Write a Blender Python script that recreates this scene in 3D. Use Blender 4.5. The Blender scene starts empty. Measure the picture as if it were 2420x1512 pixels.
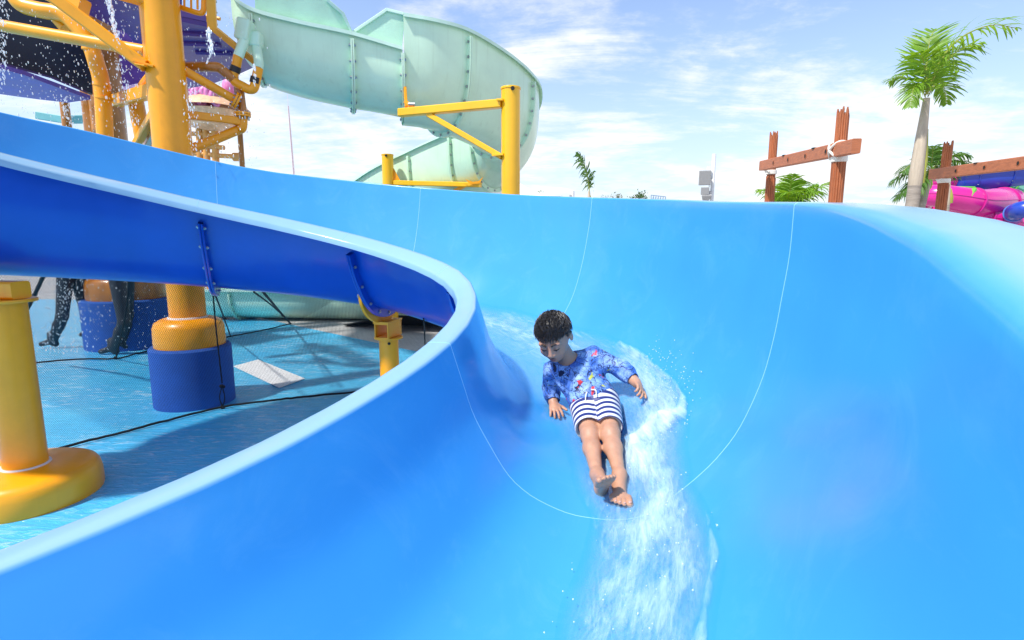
import bpy, bmesh, math, random
import numpy as np
from mathutils import Vector, Matrix
random.seed(7); rng = np.random.default_rng(7)
SC = bpy.context.scene; COL = SC.collection
SUN_E = 5.0; SKY_S = .105; EXPO = .2; CLOUD_OFF = (0, 0, 0)
SKY_MUL = (1.9,1.95,2.15); HAZE_C = (6.3,7.1,8.3); CLOUD_C = (9.8,9.8,9.8)
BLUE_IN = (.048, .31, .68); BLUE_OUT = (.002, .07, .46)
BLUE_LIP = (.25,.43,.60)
SKIN = (.52,.27,.165)
ZENITH_C = (2.0, 3.0, 4.9)
H = 1.66; F = 1300.0; CX, CY = 1210.0, 756.25; PITCH = math.atan(0.155)
cp, sp = math.cos(PITCH), math.sin(PITCH)
# ---- camera -------------------------------------------------------------
cd = bpy.data.cameras.new('camera'); cam = bpy.data.objects.new('camera', cd); COL.objects.link(cam)
cam.location = (0, 0, H); cam.rotation_euler = (math.pi/2 - PITCH, 0, 0)
cd.sensor_width = 36; cd.lens = F/2420*36; cd.clip_start = 0.02; cd.clip_end = 3000
SC.camera = cam
# ---- points in the world -------------------------------------------------
def ray(u, v):
    a = (u-CX)/F; b = (CY-v)/F
    return np.array([a, cp+b*sp, -sp+b*cp])
def P(u, v, d):                      # point at distance d ahead of the camera
    r = ray(u, v); return r*(d/r[1]) + np.array([0, 0, H])
def G(u, v, z=0.0):                  # point on the ground
    r = ray(u, v); return r*((z-H)/r[2]) + np.array([0, 0, H])
def nrm(v):
    v = np.asarray(v, float); return v/(np.linalg.norm(v)+1e-12)
def smooth(a, b, x):
    t = np.clip((np.asarray(x, float)-a)/(b-a), 0, 1); return t*t*(3-2*t)
def spline(pts, n):                  # Catmull-Rom through points
    p = np.asarray(pts, float); p = np.vstack([2*p[0]-p[1], p, 2*p[-1]-p[-2]])
    m = len(p)-3; out = []
    for t in np.linspace(0, m-1e-6, n):
        i = int(t); f = t-i; a, b, c, d = p[i:i+4]
        out.append(.5*((2*b)+(-a+c)*f+(2*a-5*b+4*c-d)*f*f+(-a+3*b-3*c+d)*f**3))
    return np.array(out)
# ---- things, parts -------------------------------------------------------
ORG = {}
def setp(o, label=None, cat=None, group=None, kind=None):
    for k, v in (('label', label), ('category', cat), ('group', group), ('kind', kind)):
        if v: o[k] = v
    return o
def thing(name, loc, label, cat, group=None):
    o = bpy.data.objects.new(name, None); COL.objects.link(o); o.location = tuple(map(float, loc))
    o.empty_display_size = .1
    ORG[o.name] = np.array(loc, float); return setp(o, label, cat, group)
class MB:
    def __init__(s): s.v = []; s.f = []; s.mi = []; s.at = {}
    def add(s, vs, fs, mi=0):
        n = len(s.v); s.v.extend(np.asarray(vs, float).tolist())
        for f in fs: s.f.append(tuple(int(i)+n for i in f)); s.mi.append(mi)
        return n
    def grid(s, p, mi=0, cu=False, cv=False):      # p: (n,m,3)
        p = np.asarray(p, float); n, m = p.shape[:2]; fs = []
        for i in range(n if cu else n-1):
            i2 = (i+1) % n
            for j in range(m if cv else m-1):
                j2 = (j+1) % m; fs.append((i*m+j, i*m+j2, i2*m+j2, i2*m+j))
        return s.add(p.reshape(-1, 3), fs, mi)
    def box(s, c, size, R=None, mi=0):
        sx, sy, sz = np.asarray(size, float)/2
        v = np.array([(x, y, z) for x in (-sx, sx) for y in (-sy, sy) for z in (-sz, sz)])
        if R is not None: v = v @ np.asarray(R).T
        s.add(v+np.asarray(c, float), [(0,1,3,2),(4,6,7,5),(0,4,5,1),(2,3,7,6),(0,2,6,4),(1,5,7,3)], mi)
    def beam(s, p, q, w, h, up=(0,0,1), mi=0, bev=0.0):
        p, q = np.asarray(p, float), np.asarray(q, float); z = nrm(q-p); x = nrm(np.cross(up, z)); y = np.cross(z, x)
        b = bev or min(w, h)*.12
        pr = [(-w/2+b,-h/2),(w/2-b,-h/2),(w/2,-h/2+b),(w/2,h/2-b),(w/2-b,h/2),(-w/2+b,h/2),(-w/2,h/2-b),(-w/2,-h/2+b)]
        r = [[e+x*a+y*c for a, c in pr] for e in (p, q)]
        n = s.grid(r, mi, cv=True); s.f.append(tuple(n+i for i in range(8))); s.mi.append(mi); s.f.append(tuple(n+15-i for i in range(8))); s.mi.append(mi)
    def tube(s, path, rad, seg=14, mi=0, caps=True, sx=1.0, flat=None):
        p = np.asarray(path, float); n = len(p)
        rad = np.full(n, rad, float) if np.isscalar(rad) else np.asarray(rad, float)
        T = np.gradient(p, axis=0); T /= np.linalg.norm(T, axis=1)[:, None]+1e-12
        a = np.array([0,0,1.]) if abs(T[0][2]) < .9 else np.array([1.,0,0])
        if flat is not None: a = np.asarray(flat, float)
        x = nrm(np.cross(a, T[0])); rows = []
        for i in range(n):
            x = nrm(x - T[i]*np.dot(x, T[i])); y = np.cross(T[i], x)
            th = np.arange(seg)/seg*2*math.pi
            rows.append(p[i]+rad[i]*(np.cos(th)[:, None]*x*sx+np.sin(th)[:, None]*y))
        k = s.grid(rows, mi, cv=True)
        if caps:
            s.f.append(tuple(k+i for i in reversed(range(seg)))); s.mi.append(mi)
            s.f.append(tuple(k+(n-1)*seg+i for i in range(seg))); s.mi.append(mi)
    def rod(s, p, q, r, seg=12, mi=0, r2=None):
        s.tube([p, q], [r, r if r2 is None else r2], seg, mi)
    def lathe(s, prof, c, seg=40, axis=None, mi=0):
        c = np.asarray(c, float); ax = nrm(axis) if axis is not None else np.array([0,0,1.])
        a = np.array([1.,0,0]) if abs(ax[0]) < .9 else np.array([0,1.,0])
        x = nrm(np.cross(a, ax)); y = np.cross(ax, x); th = np.arange(seg)/seg*2*math.pi
        rows = [[c+ax*h+r*(math.cos(t)*x+math.sin(t)*y) for t in th] for r, h in prof]
        k = s.grid(rows, mi, cv=True); n = len(prof)
        s.f.append(tuple(k+i for i in reversed(range(seg)))); s.mi.append(mi)
        s.f.append(tuple(k+(n-1)*seg+i for i in range(seg))); s.mi.append(mi)
    def ball(s, c, r, seg=10, rings=7, mi=0, sc=(1,1,1), R=None):
        vs = []; 
        for i in range(rings+1):
            a = math.pi*i/rings
            for j in range(seg):
                b = 2*math.pi*j/seg; vs.append((math.sin(a)*math.cos(b)*sc[0]*r, math.sin(a)*math.sin(b)*sc[1]*r, math.cos(a)*sc[2]*r))
        vs = np.array(vs)
        if R is not None: vs = vs @ np.asarray(R).T
        fs = [(i*seg+j, (i+1)*seg+j, (i+1)*seg+(j+1)%seg, i*seg+(j+1)%seg) for i in range(rings) for j in range(seg)]
        s.add(vs+np.asarray(c, float), fs, mi)
    def slab(s, poly, thick, mi=0):                # polygon (n,3) thickened along its normal
        p = np.asarray(poly, float); nn = np.zeros(3)
        for i in range(len(p)): nn += np.cross(p[i]-p[0], p[(i+1) % len(p)]-p[0])
        nn = nrm(nn); n = len(p); k = s.add(np.vstack([p, p-nn*thick]), [], mi)
        s.f.append(tuple(k+i for i in range(n))); s.mi.append(mi)
        s.f.append(tuple(k+n+i for i in reversed(range(n)))); s.mi.append(mi)
        for i in range(n):
            j = (i+1) % n; s.f.append((k+i, k+n+i, k+n+j, k+j)); s.mi.append(mi)
    def build(s, name, mats, parent=None, smooth_deg=40, uv=None, fix=True):
        org = np.zeros(3); q = parent
        if parent is not None: org = ORG[parent.name]
        me = bpy.data.meshes.new(name); v = np.asarray(s.v, float).reshape(-1, 3)-org
        me.from_pydata(v.tolist(), [], s.f)
        for m in (mats if isinstance(mats, (list, tuple)) else [mats]): me.materials.append(m)
        me.polygons.foreach_set('material_index', s.mi)
        for k, a in s.at.items():
            t = me.attributes.new(k, 'FLOAT', 'POINT'); t.data.foreach_set('value', np.asarray(a, np.float32))
        me.update()
        if fix:
            bm = bmesh.new(); bm.from_mesh(me); bmesh.ops.recalc_face_normals(bm, faces=bm.faces); bm.to_mesh(me); bm.free()
        if smooth_deg:
            me.polygons.foreach_set('use_smooth', [True]*len(me.polygons))
            try: me.set_sharp_from_angle(angle=math.radians(smooth_deg))
            except Exception: pass
        o = bpy.data.objects.new(name, me); COL.objects.link(o)
        if parent is not None: o.parent = parent
        ORG[o.name] = org; return o
# ---- materials -----------------------------------------------------------
def nd(nt, t, **kw):
    n = nt.nodes.new(t)
    for k, v in kw.items():
        if k in n.inputs.keys() if isinstance(k, str) else False: n.inputs[k].default_value = v
        else: setattr(n, k, v)
    return n
def mat(name, col, rough=.4, var=.0, vscale=6.0, bump=0.0, bscale=40.0, coat=0.0, metal=0.0, spec=.5, stretch=None, col2=None, sss=0.0, streak=0.0, streak_col=(.2,.1,.04)):
    m = bpy.data.materials.new(name); m.use_nodes = True; nt = m.node_tree; b = nt.nodes['Principled BSDF']; L = nt.links.new
    b.inputs['Base Color'].default_value = (*col, 1); b.inputs['Roughness'].default_value = rough
    b.inputs['Metallic'].default_value = metal; b.inputs['Specular IOR Level'].default_value = spec
    if coat: b.inputs['Coat Weight'].default_value = coat; b.inputs['Coat Roughness'].default_value = .06
    if sss:
        b.inputs['Subsurface Weight'].default_value = sss; b.inputs['Subsurface Radius'].default_value = (.012, .005, .003); b.inputs['Subsurface Scale'].default_value = .6
    tc = nt.nodes.new('ShaderNodeTexCoord'); mp = nt.nodes.new('ShaderNodeMapping'); L(tc.outputs['Object'], mp.inputs[0])
    if stretch: mp.inputs['Scale'].default_value = stretch
    if var:
        n = nt.nodes.new('ShaderNodeTexNoise'); n.inputs['Scale'].default_value = vscale; n.inputs['Detail'].default_value = 6; n.inputs['Roughness'].default_value = .6
        L(mp.outputs[0], n.inputs['Vector'])
        r = nt.nodes.new('ShaderNodeValToRGB'); c2 = col2 or tuple(c*(1-var) for c in col); c1 = tuple(min(1, c*(1+var*.4)) for c in col)
        r.color_ramp.elements[0].position = .3; r.color_ramp.elements[1].position = .7
        r.color_ramp.elements[0].color = (*c2, 1); r.color_ramp.elements[1].color = (*c1, 1)
        L(n.outputs['Fac'], r.inputs[0]); out = r.outputs[0]
        mr = nt.nodes.new('ShaderNodeMapRange'); mr.inputs['To Min'].default_value = max(.02, rough-.08); mr.inputs['To Max'].default_value = rough+.1
        L(n.outputs['Fac'], mr.inputs[0]); L(mr.outputs[0], b.inputs['Roughness'])
        if streak:
            m2 = nt.nodes.new('ShaderNodeMapping'); m2.inputs['Scale'].default_value = (9, 9, .5); L(tc.outputs['Object'], m2.inputs[0])
            n3 = nt.nodes.new('ShaderNodeTexNoise'); n3.inputs['Scale'].default_value = 2.2; n3.inputs['Detail'].default_value = 5; L(m2.outputs[0], n3.inputs['Vector'])
            r3 = nt.nodes.new('ShaderNodeValToRGB'); r3.color_ramp.elements[0].position = .55; r3.color_ramp.elements[1].position = .75
            r3.color_ramp.elements[0].color = (0,0,0,1); r3.color_ramp.elements[1].color = (streak, streak, streak, 1); L(n3.outputs['Fac'], r3.inputs[0])
            mx = nt.nodes.new('ShaderNodeMix'); mx.data_type = 'RGBA'; L(r3.outputs[0], mx.inputs['Factor']); L(out, mx.inputs['A']); mx.inputs['B'].default_value = (*streak_col, 1); out = mx.outputs['Result']
        L(out, b.inputs['Base Color'])
    if bump:
        n2 = nt.nodes.new('ShaderNodeTexNoise'); n2.inputs['Scale'].default_value = bscale; n2.inputs['Detail'].default_value = 4
        L(mp.outputs[0], n2.inputs['Vector']); bp = nt.nodes.new('ShaderNodeBump'); bp.inputs['Strength'].default_value = bump; bp.inputs['Distance'].default_value = .02
        L(n2.outputs['Fac'], bp.inputs['Height']); L(bp.outputs[0], b.inputs['Normal'])
    return m
# ---- light and sky -------------------------------------------------------
SUN = nrm((-0.44, -0.34, 0.83))
sl = bpy.data.lights.new('sun', 'SUN'); sl.energy = SUN_E; sl.angle = math.radians(2.5); sl.color = (1, .955, .89)
so = bpy.data.objects.new('sun', sl); COL.objects.link(so)
so.rotation_euler = Vector(SUN).to_track_quat('Z', 'Y').to_euler()
W = bpy.data.worlds.new('World'); SC.world = W; W.use_nodes = True; nt = W.node_tree; nt.nodes.clear(); L = nt.links.new
sky = nt.nodes.new('ShaderNodeTexSky'); sky.sky_type = 'NISHITA'; sky.sun_disc = False
sky.sun_elevation = math.asin(SUN[2]); sky.sun_rotation = math.atan2(SUN[0], SUN[1]); sky.air_density = 1.0; sky.dust_density = 1.2; sky.ozone_density = 1.0
tc = nt.nodes.new('ShaderNodeTexCoord'); sep = nt.nodes.new('ShaderNodeSeparateXYZ'); L(tc.outputs['Generated'], sep.inputs[0])
def mth(op, a, b=None, clamp=False):
    n = nt.nodes.new('ShaderNodeMath'); n.operation = op; n.use_clamp = clamp
    for i, x in enumerate((a, b)):
        if x is None: continue
        if isinstance(x, (int, float)): n.inputs[i].default_value = x
        else: L(x, n.inputs[i])
    return n.outputs[0]
zz = mth('MAXIMUM', sep.outputs['Z'], .0); dn = mth('ADD', zz, .16)
cmb = nt.nodes.new('ShaderNodeCombineXYZ'); L(mth('DIVIDE', sep.outputs['X'], dn), cmb.inputs[0]); L(mth('DIVIDE', sep.outputs['Y'], dn), cmb.inputs[1])
def noise(scale, det, rough, off=(0,0,0), sc=(1,1,1), dist=0.0):
    mp = nt.nodes.new('ShaderNodeMapping'); mp.inputs['Location'].default_value = off; mp.inputs['Scale'].default_value = sc; L(cmb.outputs[0], mp.inputs[0])
    n = nt.nodes.new('ShaderNodeTexNoise'); n.inputs['Scale'].default_value = scale; n.inputs['Detail'].default_value = det; n.inputs['Roughness'].default_value = rough; n.inputs['Distortion'].default_value = dist
    L(mp.outputs[0], n.inputs['Vector']); return n.outputs['Fac']
big = noise(.8, 8, .62, off=CLOUD_OFF, sc=(1, 1.15, 1), dist=.25)
wisp = noise(1.6, 9, .68, off=(4.2, 1.1, 0), sc=(.55, 1.4, 1), dist=.5)
mixn = mth('ADD', mth('MULTIPLY', big, .68), mth('MULTIPLY', wisp, .32))
ramp = nt.nodes.new('ShaderNodeValToRGB'); ramp.color_ramp.interpolation = 'EASE'; L(mixn, ramp.inputs[0])
e = ramp.color_ramp.elements; e[0].position = .455; e[0].color = (0,0,0,1); e[1].position = .585; e[1].color = (1,1,1,1)
# low cumulus bank along the horizon
cum = noise(5.0, 6, .55, off=(1.7, .3, 0)); lowm = mth('SUBTRACT', .14, sep.outputs['Z']); 
lowc = mth('MULTIPLY', mth('MULTIPLY', lowm, 7.0, True), mth('MULTIPLY', mth('SUBTRACT', cum, .44), 9.0, True), True)
cl = mth('MAXIMUM', ramp.outputs[0], mth('MULTIPLY', lowc, .8))
hz = mth('MULTIPLY', mth('POWER', mth('SUBTRACT', 1.0, zz, True), 5.0), .85)       # pale air towards the horizon
m1 = nt.nodes.new('ShaderNodeMix'); m1.data_type = 'RGBA'; m1.clamp_factor = True; L(hz, m1.inputs['Factor'])
ms = nt.nodes.new('ShaderNodeMix'); ms.data_type = 'RGBA'; ms.blend_type = 'MULTIPLY'; ms.inputs['Factor'].default_value = 1; L(sky.outputs[0], ms.inputs['A']); ms.inputs['B'].default_value = (*SKY_MUL, 1)
L(ms.outputs['Result'], m1.inputs['A']); m1.inputs['B'].default_value = (*HAZE_C, 1)
m2 = nt.nodes.new('ShaderNodeMix'); m2.data_type = 'RGBA'; m2.clamp_factor = True; L(mth('MULTIPLY', cl, .92), m2.inputs['Factor']); L(m1.outputs['Result'], m2.inputs['A']); m2.inputs['B'].default_value = (*CLOUD_C, 1)
# the sky deepens to a clear blue overhead
zr = nt.nodes.new('ShaderNodeMapRange'); zr.interpolation_type = 'SMOOTHSTEP'; L(sep.outputs['Z'], zr.inputs[0]); zr.inputs['From Min'].default_value = .46; zr.inputs['From Max'].default_value = .85; zr.inputs['To Min'].default_value = 0; zr.inputs['To Max'].default_value = 1
m3 = nt.nodes.new('ShaderNodeMix'); m3.data_type = 'RGBA'; L(zr.outputs[0], m3.inputs['Factor']); L(m2.outputs['Result'], m3.inputs['A']); m3.inputs['B'].default_value = (*ZENITH_C, 1)
bg = nt.nodes.new('ShaderNodeBackground'); L(m3.outputs['Result'], bg.inputs['Color']); bg.inputs['Strength'].default_value = SKY_S
ow = nt.nodes.new('ShaderNodeOutputWorld'); L(bg.outputs[0], ow.inputs[0])
SC.view_settings.view_transform = 'Standard'; SC.view_settings.look = 'None'; SC.view_settings.exposure = EXPO; SC.view_settings.gamma = 1
SC.cycles.max_bounces = 8; SC.cycles.transparent_max_bounces = 24; SC.cycles.caustics_reflective = False; SC.cycles.caustics_refractive = False
SC.cycles.use_denoising = True
# ---- ground --------------------------------------------------------------
m_conc = mat('paving', (.42,.41,.40), .7, var=.25, vscale=1.5, bump=.1, bscale=60)
b = MB(); n = 40; xs = np.concatenate([[-1500,-400,-120], np.linspace(-40, 40, 21), [120,400,1500]])
b.grid([[(x, y, 0) for y in xs+10] for x in xs]); setp(b.build('ground', m_conc, fix=False), 'pale grey paved ground around the splash pad', kind='structure')
def wet_mat():
    m = bpy.data.materials.new('wet_deck'); m.use_nodes = True; nt = m.node_tree; b = nt.nodes['Principled BSDF']; L = nt.links.new
    tc = nt.nodes.new('ShaderNodeTexCoord')
    n = nt.nodes.new('ShaderNodeTexNoise'); n.inputs['Scale'].default_value = 1.3; n.inputs['Detail'].default_value = 5; L(tc.outputs['Object'], n.inputs['Vector'])
    r = nt.nodes.new('ShaderNodeValToRGB'); r.color_ramp.elements[0].position = .35; r.color_ramp.elements[0].color = (.06,.46,.80,1); r.color_ramp.elements[1].position = .7; r.color_ramp.elements[1].color = (.09,.55,.86,1)
    L(n.outputs['Fac'], r.inputs[0])
    # thin running water: ripples drifting over the floor, their sheen painted as pale lines, with foam films
    mp = nt.nodes.new('ShaderNodeMapping'); mp.inputs['Scale'].default_value = (3.0, 11, 1); mp.inputs['Rotation'].default_value = (0,0,math.radians(12)); L(tc.outputs['Object'], mp.inputs[0])
    w = nt.nodes.new('ShaderNodeTexNoise'); w.inputs['Scale'].default_value = 1.6; w.inputs['Detail'].default_value = 7; w.inputs['Roughness'].default_value = .65; w.inputs['Distortion'].default_value = 1.3; L(mp.outputs[0], w.inputs['Vector'])
    pz = nt.nodes.new('ShaderNodeTexNoise'); pz.inputs['Scale'].default_value = .9; pz.inputs['Detail'].default_value = 3; L(tc.outputs['Object'], pz.inputs['Vector'])
    pr = nt.nodes.new('ShaderNodeValToRGB'); pr.color_ramp.elements[0].position = .38; pr.color_ramp.elements[1].position = .58; L(pz.outputs['Fac'], pr.inputs[0])
    fr = nt.nodes.new('ShaderNodeValToRGB'); fr.color_ramp.elements[0].position = .52; fr.color_ramp.elements[1].position = .68; L(w.outputs['Fac'], fr.inputs[0])
    mu = nt.nodes.new('ShaderNodeMath'); mu.operation = 'MULTIPLY'; L(pr.outputs[0], mu.inputs[0]); L(fr.outputs[0], mu.inputs[1])
    m2 = nt.nodes.new('ShaderNodeMath'); m2.operation = 'MULTIPLY'; L(mu.outputs[0], m2.inputs[0]); m2.inputs[1].default_value = .75
    mx = nt.nodes.new('ShaderNodeMix'); mx.data_type = 'RGBA'; L(m2.outputs[0], mx.inputs['Factor']); L(r.outputs[0], mx.inputs['A']); mx.inputs['B'].default_value = (.72,.88,.95,1)
    L(mx.outputs['Result'], b.inputs['Base Color']); b.inputs['Roughness'].default_value = .13
    bp = nt.nodes.new('ShaderNodeBump'); bp.inputs['Strength'].default_value = .7; bp.inputs['Distance'].default_value = .03; L(w.outputs['Fac'], bp.inputs['Height']); L(bp.outputs[0], b.inputs['Normal'])
    return m
m_deck = wet_mat()
e0, e1 = G(690, 768), G(985, 831); dv = nrm(e1-e0)
q0, q1 = e0-dv*5.5, e1+dv*1.2
b = MB(); poly = [q0, q1, q1+np.array([.9,-2.2,0]), (3.5, -4, 0), (-16, -4, 0), (-16, q0[1]+1, 0)]
b.add([(p[0], p[1], .004) for p in poly], [tuple(range(len(poly)))])
setp(b.build('splash_deck', m_deck, fix=False), 'wet blue splash pad floor under the slide', kind='structure')
# ---- the blue slide: rims along its length (s, inner xyz, outer xyz) ------
RS=[
(-3.808,-3.273,2.562,0.639,-4.360,2.730,1.083),
(-3.596,-3.228,2.769,0.592,-4.288,3.064,1.037),
(-3.384,-3.159,2.969,0.546,-4.176,3.388,0.990),
(-3.172,-3.067,3.160,0.499,-4.028,3.696,0.944),
(-2.960,-2.953,3.338,0.452,-3.843,3.985,0.897),
(-2.748,-2.819,3.502,0.406,-3.626,4.249,0.850),
(-2.537,-2.666,3.649,0.359,-3.378,4.487,0.804),
(-2.325,-2.497,3.776,0.311,-3.102,4.694,0.740),
(-2.113,-2.313,3.881,0.261,-2.796,4.869,0.668),
(-1.901,-2.117,3.961,0.212,-2.464,5.005,0.596),
(-1.689,-1.912,4.013,0.165,-2.109,5.095,0.541),
(-1.477,-1.702,4.037,0.120,-1.746,5.136,0.502),
(-1.266,-1.490,4.031,0.074,-1.382,5.125,0.463),
(-1.054,-1.281,3.995,0.029,-1.025,5.065,0.425),
(-0.842,-1.079,3.932,-0.015,-0.680,4.957,0.389),
(-0.630,-0.888,3.842,-0.060,-0.354,4.804,0.353),
(-0.418,-0.710,3.727,-0.103,-0.052,4.609,0.318),
(-0.206,-0.550,3.589,-0.143,0.227,4.368,0.288),
(0.005,-0.412,3.428,-0.182,0.477,4.076,0.258),
(0.217,-0.302,3.247,-0.221,0.684,3.734,0.229),
(0.429,-0.225,3.050,-0.269,0.830,3.361,0.199),
(0.641,-0.182,2.843,-0.317,0.909,2.981,0.170),
(0.853,-0.172,2.632,-0.365,0.930,2.607,0.140),
(1.065,-0.191,2.421,-0.403,0.952,2.239,0.117),
(1.277,-0.237,2.214,-0.440,0.929,1.881,0.095),
(1.488,-0.306,2.014,-0.477,0.870,1.541,0.073),
(1.700,-0.394,1.822,-0.514,0.776,1.223,0.044),
(1.912,-0.498,1.637,-0.551,0.650,0.926,0.012),
(2.124,-0.616,1.462,-0.589,0.506,0.647,-0.019),
(2.336,-0.746,1.294,-0.621,0.348,0.384,-0.041),
(2.548,-0.887,1.136,-0.649,0.143,0.152,-0.057),
(2.759,-1.039,0.988,-0.677,-0.085,-0.064,-0.073),
(2.971,-1.201,0.852,-0.705,-0.331,-0.264,-0.094),
(3.183,-1.373,0.728,-0.733,-0.592,-0.446,-0.122),
(3.395,-1.553,0.618,-0.761,-0.865,-0.607,-0.150),
(3.554,-1.694,0.544,-0.783,-1.077,-0.715,-0.171),
]
RS = np.array(RS)
# the last stretch straightens and its outer wall sinks towards the way out
_t = np.array([(1.75,.747,1.146,.036),(1.863,.705,.995,.018),(1.982,.669,.865,-.018),(2.121,.630,.727,-.062),(2.253,.600,.620,-.105),(2.386,.570,.500,-.145),(2.518,.535,.370,-.18),(2.65,.50,.23,-.215),(2.915,.40,-.06,-.27),(3.18,.26,-.34,-.33),(3.554,-.03,-.7,-.41)])
for i_ in range(len(RS)):
    if RS[i_,0] > 1.75:
        for c_ in range(3): RS[i_,4+c_] = np.interp(RS[i_,0], _t[:,0], _t[:,1+c_])
def rims(s):
    a = [np.interp(s, RS[:,0], RS[:,c]) for c in range(1, 7)]
    I = np.stack(a[:3], -1); O = np.stack(a[3:], -1)
    I[..., 2] += H; O[..., 2] += H-.042*smooth(1.25, 2.1, s); return I, O
PA = np.array([(0,0),(.0385,-.141),(.078,-.279),(.137,-.407),(.196,-.5155),(.255,-.5785),(.317,-.6165),(.398,-.6465),(.467,-.653),(.56,-.645),(.65,-.605),(.742,-.4988),(.8,-.4213),(.85,-.3407),(.902,-.2275),(.95,-.0566),(.974,.0968),(.987,.2419),(.998,.383),(1,.537)])
PC = np.array([(0,0),(.035,-.14),(.075,-.275),(.135,-.40),(.195,-.5),(.26,-.565),(.325,-.6),(.41,-.615),(.49,-.60),(.58,-.55),(.67,-.47),(.75,-.37),(.82,-.25),(.87,-.12),(.91,0),(.945,.12),(.975,.25),(1,.4)])
def resamp(pr, n):
    d = np.concatenate([[0], np.cumsum(np.hypot(np.diff(pr[:,0])*1.2, np.diff(pr[:,1])))]); d /= d[-1]
    sp_ = spline(pr, 400); ds = np.concatenate([[0], np.cumsum(np.hypot(np.diff(sp_[:,0])*1.2, np.diff(sp_[:,1])))]); ds /= ds[-1]
    t = np.linspace(0, 1, n); return np.stack([np.interp(t, ds, sp_[:,0]), np.interp(t, ds, sp_[:,1])], -1)
NP = 64
PAr, PCr = resamp(PA, NP), resamp(PC, NP)
DEPTH_S = [(-4, 1.2), (-3.0, 1.15), (-1.98, 1.03), (-.9, .93), (.1, .95), (1.3, 1.0), (3.6, 1.0)]
def profile(s):                      # local (u, z) of the channel at station s
    w = float(smooth(-.9, 1.2, s)); p = PAr*w + PCr*(1-w)
    I, O = rims(s); wd = math.hypot(*(O-I)[:2]); dz = (O-I)[2]
    u = p[:,0]*wd; z = p[:,1].copy(); ref = p[-1,1]
    k = np.interp(s, [a for a, _ in DEPTH_S], [c for _, c in DEPTH_S])
    z = np.where(z > 0, z/ref*dz, z*k); return u, z, I, O
def frame(s):
    I, O = rims(s); n = nrm([(O-I)[0], (O-I)[1], 0]); return I, O, n
def slide_pt(s, f, off=0.0):         # point of the channel surface: f in 0..1 across, off = height above the skin
    u, z, I, O = profile(s); n = nrm([(O-I)[0], (O-I)[1], 0]); t = f*(NP-1); i = min(int(t), NP-2); g = t-i
    uu, z_ = u[i]+(u[i+1]-u[i])*g, z[i]+(z[i+1]-z[i])*g
    du, dz_ = u[i+1]-u[i], z[i+1]-z[i]; L_ = math.hypot(du, dz_); nu, nz = -dz_/L_, du/L_
    return I + n*(uu+nu*off) + np.array([0, 0, z_+nz*off])
def lip_w(s): return .085+.09*float(smooth(1.2, 2.5, s))
def lip_up(s): return .012*float(smooth(1.35, 2.15, s))
def full_profile(s, off=0.0):
    """closed outline: inner skin, outer lip, outside skin, inner lip"""
    u, z, I, O = profile(s); t = np.gradient(np.stack([u, z], -1), axis=0); t /= np.linalg.norm(t, axis=1)[:, None]
    nn = np.stack([-t[:,1], t[:,0]], -1); th = .010
    ins = np.stack([u, z], -1); out = ins - nn*th
    lw, lu = lip_w(s), lip_up(s); ou, oz = u[-1], z[-1]; r = .012
    rf = r+.034*float(smooth(1.25, 2.1, s)); lipo = [(ou+rf*(1-math.cos(a)), oz+rf*math.sin(a)) for a in (.3,.65,1.0,1.3,1.57)]+[(ou+rf+.3*(lw-rf-r), oz+rf+lu*.3), (ou+rf+.75*(lw-rf-r), oz+rf+lu*.8), (ou+lw-r, oz+rf+lu), (ou+lw-r*.3, oz+rf+lu-.004), (ou+lw, oz+rf+lu-.012), (ou+lw, oz+lu-.075), (ou+lw-.008, oz+lu-.075), (ou+lw-.009, oz+rf+lu-.020), (ou+rf+.01, oz+rf-.014)]
    lw2 = .104; k_ = 1-float(smooth(.1, 1.1, s))
    lipi = [(-lw2*.5, .004-.022*k_), (-lw2+.009, .001-.045*k_), (-lw2+.008, -.065-.016*k_), (-lw2, -.065-.016*k_), (-lw2, .004-.052*k_), (-lw2+r*.3, .009-.050*k_), (-lw2+r, r-.046*k_), (-.03, r+.001-.008*k_), (-r*.9, r), (-.002, .007)]
    return ins, np.array(lipo), out[::-1], np.array(lipi), I, nrm([(O-I)[0], (O-I)[1], 0])
def ring(s):
    ins, lo, out, li, I, n = full_profile(s); q = np.vstack([ins, lo, out, li])
    return I + q[:, :1]*n + np.stack([np.zeros(len(q)), np.zeros(len(q)), q[:,1]], -1)
m_blue = mat('blue_gelcoat', BLUE_IN, .20, var=.10, vscale=1.1, coat=.06, spec=.4, col2=tuple(c*.93 for c in BLUE_IN))
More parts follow.
